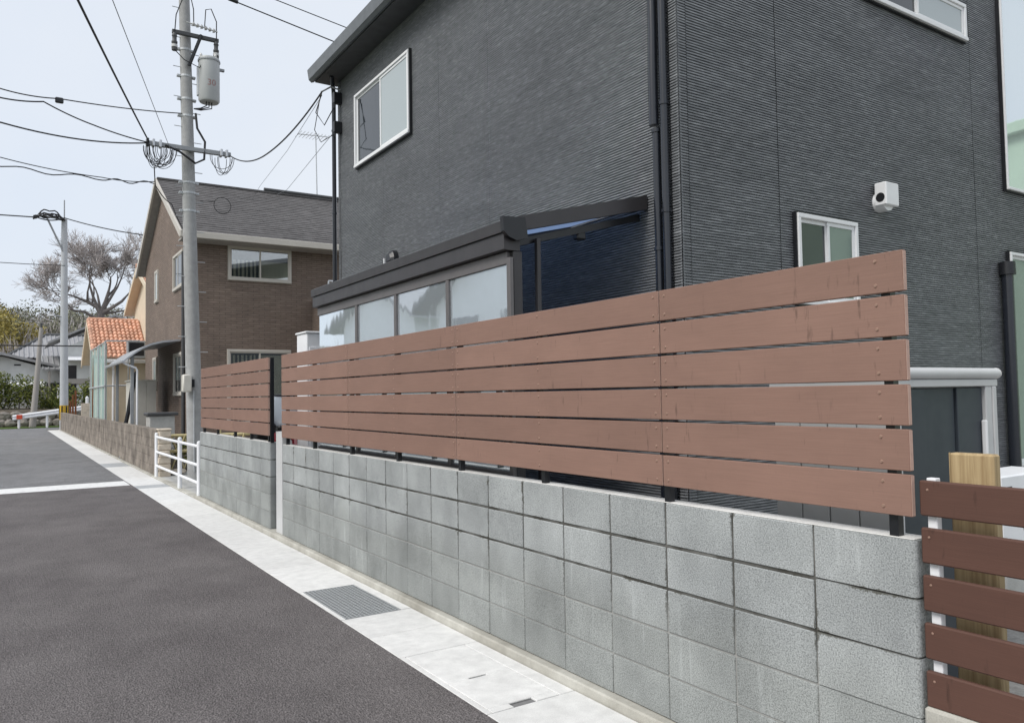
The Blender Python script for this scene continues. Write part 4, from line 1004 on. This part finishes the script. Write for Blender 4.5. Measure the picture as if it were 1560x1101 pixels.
tiles(32.15, 5.63, 36.0, 7.16, MX0+.06, 12.2, 14, 30, 'roof_tiles', oh, TILE_O); tiles(39.85, 5.63, 36.0, 7.16, MX0+.06, 12.2, 14, 30, 'roof_tiles', oh, TILE_O)
MB().prism([(32.15, 5.64), (36.0, 7.17), (39.85, 5.64), (39.85, 5.44), (36.0, 6.96), (32.15, 5.44)], 0, MX0, MX0+.055).build('bargeboard', CREAMW, oh)
MB().cyl((MX0, 36.0, 7.22), (12, 36.0, 7.22), .11, .11, 8).build('ridge_cap', TILE_O, oh)
MB().cbox(MX0, MX0+.8, 39.86, 39.97, 5.46, 5.60, .02).build('eave_gutter', WHITEP, oh)
MB().tube([(MX0+.3, 39.7, 5.4), (MX0+.34, 39.2, 5.2), (MX0+.34, 39.16, 3.4)], .05, 8).build('downpipe', WHITEP, oh)
sb = MB().cbox(4.10, 4.75, 34.3, 34.75, 3.25, 3.95, .02).build('rooftop_unit', GREY, oh); MB().cbox(4.15, 4.70, 34.28, 34.299, 3.35, 3.88, .01).build('unit_grille', BLACK, sb)
MB().box(4.12, 4.16, 34.4, 34.45, .02, 3.25).build('unit_leg', GREY, sb)
MB().cbox(4.55, 5.0, 34.92, 34.98, 1.55, 2.3, .01).build('garage_vent', DGREY, oh)

# ------------------------------------------------------------------ far end of the street
fp = thing('utility_pole', 'far slim grey utility pole with curved cable bundle on its head', 'utility pole', (2.82, 50.6, 0))
MB().tube([(2.83, 50.6, -.1), (2.80, 50.6, 6), (2.77, 50.6, 11.9)], [.22, .19, .15], 16).build('pole_shaft', POLEM, fp, smooth=True)
MB().cyl((2.825, 50.6, .55), (2.822, 50.6, 1.35), .226, .222, 16).build('marker_band', YEL, fp)
m = MB()
for a in (0, 60, 120, 180, 240, 300): x, y = 2.825+.225*math.cos(R(a)), 50.6+.225*math.sin(R(a)); m.cbox(x-.03, x+.03, y-.03, y+.03, .58, 1.32, .005)
tag(m.build('marker_stripe', BLACK, fp), kind='stuff')
MB().cyl((2.77, 50.6, 11.9), (2.765, 50.6, 13.0), .035, .03, 8).build('head_pin', GREY, fp)
MB().cyl((2.78, 50.5, 9.9), (1.85, 50.4, 12.0), .05, .05, 8).cyl((1.45, 50.4, 11.95), (2.8, 50.4, 11.85), .05, .05, 8).build('bracket_arm', GREY, fp)
m = MB()
random.seed(9)
for i in range(7):
    ph = random.uniform(0, 6); h = random.uniform(.1, .55); y_ = 50.4+random.uniform(-.2, .2)
    m.tube([(1.25+1.55*t/12, y_, 11.80+h*math.sin(math.pi*t/12)+.07*math.sin(t*1.3+ph)) for t in range(13)], .04, 5)
tag(m.build('jumper_wires', CABLE, fp), kind='stuff')
MB().cyl((2.8, 50.5, 6.3), (2.25, 50.5, 6.42), .035, .03, 8).build('lamp_arm', GREY, fp); MB().cbox(2.0, 2.3, 50.42, 50.58, 6.36, 6.46, .02).build('lamp_head', WHITEP, fp)
tpole = thing('timber_pole', 'leaning weathered timber pole behind the white guardrail', 'pole', (1.45, 55.6, 0))
MB().tube([(1.44, 55.6, -.1), (1.66, 55.6, 3), (1.86, 55.6, 6.1)], [.20, .15, .11], 12).build('pole_shaft', WEATH, tpole, smooth=True)
MB().cbox(1.80, 1.93, 55.5, 55.7, 6.101, 6.4, .02).build('pole_head', DGREY, tpole)
gr = thing('guardrail', 'white guardrail with a red reflector at the end of the street', 'guardrail', (1.5, 55.2, 0))
for (x, z) in ((.75, .55), (2.2, .80), (4.2, 1.05)): MB().cyl((x, 55.35, 0), (x, 55.35, z+.1), .07, .07, 12).build('post', WHITEP, gr)
m = MB()
n = 12
prof = [(.0, .0), (-.05, .06), (-.05, .10), (.0, .155), (-.05, .21), (-.05, .25), (.0, .32)]
P0, P1 = Vector((.42, 55.25, .48)), Vector((4.6, 55.25, 1.05))
for i in range(n):
    a, b = P0.lerp(P1, i/n), P0.lerp(P1, (i+1)/n)
    for (q0, q1) in zip(prof[:-1], prof[1:]): m.poly([a+Vector((0, q0[0], q0[1])), b+Vector((0, q0[0], q0[1])), b+Vector((0, q1[0], q1[1])), a+Vector((0, q1[0], q1[1]))])
m.poly([P0+Vector((0, q[0], q[1])) for q in prof]); m.build('beam', WHITEP, gr)
MB().cbox(.62, .92, 55.16, 55.19, .56, .82, .01).build('reflector', REDR, gr)
st('verge', MB().box(-30, 30, 55.3, 57.0, -.1, .05), GRASS)
random.seed(5)
bank = thing('stone_bank', 'low dark stone retaining bank under the hedge', 'bank', (0, 57.5, 0))
MB().prism([(57.2, -.1), (57.5, 1.05), (60, 1.2), (60, -.1)], 0, -20, 12).build('bank_core', SOIL, bank)
k = 0
for i in range(22):
    for j in range(2): rock((-4+i*.62+.3*j, 57.22+.12*j, .28+.46*j), (.33, .2, .24), 50+k, ROCK, 'stone', bank); k += 1
def cloud(m, c, rad, n, size, asp=.7, flat=1.0):
    c = Vector(c)
    for _ in range(n):
        d = Vector((random.gauss(0, 1), random.gauss(0, 1), random.gauss(0, 1))).normalized()*random.random()**.38
        m.leaf(c+Vector((d.x*rad[0], d.y*rad[1], d.z*rad[2])), size*random.uniform(.6, 1.3), None, asp)
hd = thing('hedge', 'dense green hedge of glossy leaves in front of the grey tiled house', 'hedge', (.2, 58.5, 1.0))
m = MB()
for i in range(16):
    x = -6+i*.52; cloud(m, (x, 58.6+random.uniform(-.3, .3), 1.95+random.uniform(-.25, .45)), (.75, .6, 1.05), 520, .10)
for i in range(3): cloud(m, (2.2+i*.4, 58.8, 1.35), (.5, .5, .5), 260, .09)
cloud(m, (-.3, 58.6, 2.9), (.8, .5, .7), 500, .10)
tag(m.build('foliage', LEAF_H, hd), kind='stuff')
for i in range(10): MB().tube([(-5.6+i*.8, 58.6, 1.0), (-5.6+i*.8+random.uniform(-.1, .1), 58.6, 2.0)], [.05, .02], 5).build('stem', BARK, hd)
gs = thing('garden_shrub', 'tangled shrub behind the brown wooden posts beside the far pole', 'shrub', (4.0, 56, 0)); m = MB()
for c in ((3.5, 57, 1.9), (4.2, 56.8, 1.8), (4.7, 56.5, 2.3), (2.75, 57.6, 2.0)): cloud(m, c, (.55, .5, .9), 380, .09)
tag(m.build('foliage', LEAF_H, gs), kind='stuff'); MB().tube([(4.2, 56.8, 0), (4.2, 56.8, 1.6)], [.06, .03], 6).build('stem', BARK, gs)
wp = thing('wooden_gate', 'brown wooden gate posts beside the far utility pole', 'gate', (3.5, 52.5, 0))
for x, h in ((3.12, 1.75), (3.38, 1.95), (3.52, 2.2), (3.25, 1.6)): MB().cbox(x-.05, x+.05, 52.4, 52.5, 0, h, .01).build('post', WOODB, wp)
pw = thing('garden_wall', 'low pinkish garden wall with a white lantern near the net', 'wall', (4.2, 50.5, 0)); MB().cbox(3.66, 5.6, 50.3, 50.5, 0, 1.45, .01).build('wall_body', STONE, pw); MB().lathe((3.95, 50.4, 1.45), [(.08, 0), (.08, .28), (.10, .30), (.02, .40)], 10).build('lantern', WHITEP, pw)
def hipped(name, label, x0, x1, y0, y1, zw, z_e, z_r, oh_, wallm, roofm, rid=.3):
    h = thing(name, label, 'house', ((x0+x1)/2, (y0+y1)/2, 0))
    MB().box(x0, x1, y0, y1, 0, zw).build('wall', wallm, h)
    yc = (y0+y1)/2; L = x1-x0
    m = MB(); a = (x0-oh_, y0-oh_, z_e); b = (x1+oh_, y0-oh_, z_e); c = (x1+oh_, y1+oh_, z_e); d = (x0-oh_, y1+oh_, z_e)
    e = (x0+L*rid, yc, z_r); f = (x1-L*rid, yc, z_r)
    m.poly([a, b, f, e]); m.poly([b, c, f]); m.poly([c, d, e, f]); m.poly([d, a, e]); m.poly([a, d, c, b]); m.build('roof', roofm, h)
    n = 18; m = MB()
    for i in range(int((x1-x0)/.3)+6):
        x = x0-oh_+i*.32
        if x > x1+oh_: break
        def yz(t): return Vector((x, (y0-oh_)*(1-t)+yc*t, z_e*(1-t)+z_r*t+.012))
        tm_ = 1.0
        if x < e[0]: tm_ = (x-a[0])/(e[0]-a[0])
        if x > f[0]: tm_ = (b[0]-x)/(b[0]-f[0])
        if tm_ > .05: m.cyl(yz(0), yz(tm_), .055, .055, 6, False)
    tag(m.build('tile_rows', roofm, h), kind='stuff')
    MB().cyl(e, f, .16, .16, 8).cyl(a, e, .13, .13, 6).cyl(b, f, .13, .13, 6).build('ridge_tiles', DGREY, h)
    return h
h1 = hipped('tiled_house', 'old house with tall curved grey tiled roof behind the timber pole', .9, 9.5, 70, 78, 4.4, 4.9, 7.0, 1.0, WALLW, TILE_G, .22)
h2 = thing('annex_house', 'low white walled house with shallow grey gable behind the hedge', 'house', (0, 64, 0))
MB().prism([(-6, 0), (-6, 3.0), (-.2, 4.75), (4.6, 3.3), (4.6, 0)], 1, 64, 69).build('wall', WALLW, h2)
MB().prism([(-7, 2.9), (-.2, 5.0), (3.6, 4.0), (3.6, 3.85), (-.2, 4.82), (-7, 2.72)], 1, 63.3, 69.5).build('roof', TILE_G, h2)
MB().box(.55, .95, 63.98, 63.999, 4.10, 4.20).build('gable_vent', BLACK, h2)
MB().prism([(63.0, 3.0), (62.2, 2.65), (62.2, 2.6), (64, 2.95)], 0, .2, 2.3).build('awning', WHITEP, h2)
MB().box(2.5, 4.58, 63.98, 63.999, .3, 2.9).build('dark_porch', BLACK, h2)
for x in (2.55, 3.3): MB().cbox(x, x+.16, 63.2, 63.36, 0, 3.7, .01).build('porch_post', WEATH, h2)
MB().prism([(63.0, 3.85), (66, 4.9), (66, 4.84), (63.0, 3.78)], 0, 2.2, 4.6).build('lean_to_roof', TILE_G, h2)
for i in range(8): MB().prism([(62.98, 3.86), (66, 4.91), (66, 4.96), (62.98, 3.91)], 0, 2.22+i*.33, 2.27+i*.33).build('roof_batten', LGREY, h2)
MB().cbox(3.0, 3.35, 61.0, 61.1, 1.6, 2.5, .02).build('notice_board', WHITEP, h2)
h3 = thing('gabled_house', 'house with half hidden pale gable between far pole and orange roof', 'house', (5.5, 62, 0))
MB().prism([(3.5, 0), (3.5, 5.2), (5.6, 6.4), (10, 6.4), (10, 0)], 1, 60.5, 66).build('wall', WALLW, h3)
MB().prism([(2.4, 5.55), (6.4, 7.55), (11, 5.3), (11, 5.15), (6.4, 7.40), (2.4, 5.42)], 1, 60.0, 66.5).build('roof', TILE_G, h3)
MB().prism([(60.3, 4.6), (59.6, 4.35), (59.6, 4.3), (60.5, 4.5)], 0, 3.4, 6).build('pent_roof', WHITEP, h3)
MB().box(3.6, 4.1, 60.48, 60.499, 1.0, 4.0).box(4.5, 6.5, 60.48, 60.499, .2, 2.6).build('dark_opening', BLACK, h3)
MB().box(3.52, 6.0, 60.40, 60.45, 2.75, 3.1).build('balcony_band', WEATH, h3)

# ------------------------------------------------------------------ hill and wood
import random as _r
def hz(x, y):
    t = max(0, y-70); return min(.155*t, 8.5+.05*t)-.2+.6*math.sin(x*.05+1)+.4*math.sin(y*.08)
m = MB(); nx, ny = 46, 34
for j in range(ny):
    for i in range(nx):
        x = -140+i*280/(nx-1); y = 79+j*160/(ny-1); m.v.append((x, y, hz(x, y) if j else -.5))
for j in range(ny-1):
    for i in range(nx-1): k = j*nx+i; m.f.append((k, k+1, k+nx+1, k+nx)); m.m.append(0)
st('hill', m, SOIL, smooth=True)
_r.seed(21)
m = MB(); random.seed(21)
for i in range(190):
    y = random.uniform(100, 190); x = random.uniform(-30, 60)*y/140; z = hz(x, y); r = random.uniform(1.5, 2.7)
    cloud(m, (x, y, z+r*1.2), (r, r*.8, r*1.3), 320, .26, .6)
m.mi = 1
for i in range(120):
    y = random.uniform(86, 170); x = random.uniform(-26, 50)*y/130; z = hz(x, y); r = random.uniform(1.6, 3.0)
    for k in range(120):
        a = Vector((x+random.gauss(0, r*.5), y+random.gauss(0, r*.4), z+random.uniform(.2, r*1.3))); d = Vector((random.gauss(0, .3), random.gauss(0, .3), 1)).normalized()
        s_ = d.orthogonal().normalized(); s_.rotate(Matrix.Rotation(random.random()*6.28, 3, d)); s_ *= random.uniform(.03, .08); L = random.uniform(.7, 1.8)
        m.poly([a-s_, a+s_, a+d*L])
tag(m.build('hillside_wood', [LEAF_G, TWIG], fix=False, loc=(0, 120, 8)), 'hazy mixed wood of bare and evergreen trees covering the hill', 'wood', kind='stuff')
m = MB()
for i in range(46):
    y = random.uniform(92, 112); x = random.uniform(-20, 3.6); z = hz(x, y); h = random.uniform(3.6, 6.0)*(1.0 if x < 2 else .75)
    cloud(m, (x, y, z+h*.66), (1.5, 1.3, h*.45), 300, .26, .5)
yb = thing('bamboo_grove', 'yellow green bamboo grove on the hillside at the left edge', 'bamboo', (-6, 100, 6)); tag(m.build('foliage', LEAF_Y, yb), kind='stuff')
for i in range(14):
    x = random.uniform(-18, 3); y = random.uniform(92, 110); MB().cyl((x, y, hz(x, y)), (x+.2, y, hz(x, y)+4.5), .06, .03, 5).build('stem', BAMBOO, yb)
# the big bare tree
bt = thing('bare_tree', 'large leafless tree with spreading rounded crown above the orange roof', 'tree', (8.0, 88, 3.4))
random.seed(17)
trunk = MB(); tw = MB()
def grow(p, d, L, r, lev, m):
    n = 3; pts = [p]; rs = [r]
    for i in range(n):
        d = (d+Vector((random.gauss(0, .16), random.gauss(0, .16), random.gauss(0, .10)+.05))).normalized(); p = p+d*(L/n); pts.append(p); rs.append(max(.014, r*(1-.45*(i+1)/n)))
    (m if lev > 1 else tw).tube(pts, rs, 5 if lev > 2 else 3)
    if lev == 0: return
    k = {5: 3, 4: 4, 3: 5, 2: 5, 1: 7}[lev]
    for i in range(k):
        nd = (d+Vector((random.gauss(0, .55), random.gauss(0, .55), random.gauss(0, .40)+.08))).normalized()
        q = pts[-1] if i < 2 else pts[random.choice((1, 2, 3))]
        grow(q, nd, L*random.uniform(.58, .86), max(.016, rs[-1]*random.uniform(.6, .85)), lev-1, m)
def limb(path, r0, r1, lev, L):
    n = len(path); r0 *= .72; r1 *= .62; trunk.tube(path, [r0+(r1-r0)*i/(n-1) for i in range(n)], 7); a, b = Vector(path[-2]), Vector(path[-1]); grow(b, (b-a).normalized(), L, r1*.9, lev, trunk)
T0 = (8.05, 88, 10.3)
trunk.tube([(8.1, 88, 3.0), (8.05, 88, 7.5), T0], [.5, .42, .36], 9)
limb([T0, (7.7, 88, 11.0), (6.9, 88.3, 11.5), (6.3, 88.4, 11.75)], .36, .20, 4, 2.0)
limb([(6.9, 88.3, 11.5), (6.85, 87.6, 12.4)], .18, .15, 4, 2.0)
limb([(7.3, 88.2, 11.3), (7.5, 88.6, 12.5)], .16, .13, 4, 2.0)
limb([T0, (8.5, 88, 11.6), (8.75, 88, 12.6)], .34, .22, 5, 1.6)
limb([(8.6, 88, 12.0), (9.3, 88.4, 12.9)], .18, .14, 4, 2.0)
limb([T0, (9.0, 87.6, 10.9), (9.9, 87.4, 11.6), (10.2, 87.4, 12.0)], .28, .18, 4, 2.0)
limb([(8.0, 88, 9.6), (6.6, 87.5, 10.4), (5.6, 87.4, 10.5), (5.0, 87.4, 11.2)], .24, .13, 4, 1.7)
limb([(5.6, 87.4, 10.5), (5.0, 88.4, 10.9)], .12, .10, 4, 1.5)
limb([T0, (9.4, 88.8, 10.6), (10.6, 89, 10.9)], .22, .12, 4, 1.9)
limb([T0, (7.4, 88, 11.9), (7.1, 88, 13.0)], .24, .16, 4, 2.2)
limb([T0, (8.9, 88, 11.9), (9.6, 88, 13.2)], .24, .15, 4, 2.1)
limb([T0, (8.0, 89, 11.5), (7.9, 89.5, 12.4)], .22, .15, 4, 2.2)
trunk.build('trunk', BARK, bt, smooth=True, fix=False); tw.build('crown', TWIG, bt, fix=False)

# ------------------------------------------------------------------ across the road (mirrored in the sunroom glass)
wh = thing('white_house', 'white rendered house across the road mirrored in the sunroom glass', 'house', (-12, 27, 0))
MB().prism([(18, 0), (18, 5.4), (24, 8.0), (30, 5.4), (30, 0)], 0, -18, -10).build('wall', WHITEH, wh)
MB().prism([(17.2, 5.1), (24, 8.1), (30.8, 5.1), (30.8, 5.3), (24, 8.35), (17.2, 5.3)], 0, -18.5, -9.3).build('roof', DGREY, wh)
for y in (19.5, 22.6, 26.2): MB().box(-10.0, -9.95, y, y+1.7, 3.4, 4.7).build('window', GLASS_D, wh); MB().box(-10, -9.96, y, y+1.7, .9, 2.7).build('window', GLASS_D, wh)
wh2 = thing('grey_house', 'pale grey house farther along the far side of the road', 'house', (-13, 41, 0))
MB().prism([(34, 0), (34, 5.6), (39, 7.6), (44, 5.6), (44, 0)], 0, -19, -11).build('wall', WHITEH, wh2); MB().prism([(33.3, 5.3), (39, 7.6), (44.7, 5.3), (44.7, 5.5), (39, 7.9), (33.3, 5.5)], 0, -19.4, -10.4).build('roof', TILE_G, wh2)
for y in (35, 38, 41): MB().box(-11.0, -10.95, y, y+1.7, 3.2, 4.5).build('window', GLASS_D, wh2)

gh = thing('green_house', 'pale green house to the right mirrored in the large upper window', 'house', (22, -3, 0))
GREENW = simple('pale_green_render', (.46, .60, .47), .85, .06, 2)
MB().box(18, 26, -11, 3.0, 0, 6.9).build('wall', GREENW, gh)
MB().cbox(17.8, 26.2, -11.2, 3.2, 6.901, 7.15, .02).build('roof', GREENW, gh)
for y in (-8, -4, 0): MB().box(17.95, 18.0, y, y+1.6, 4.2, 5.4).build('window', GLASS_D, gh)
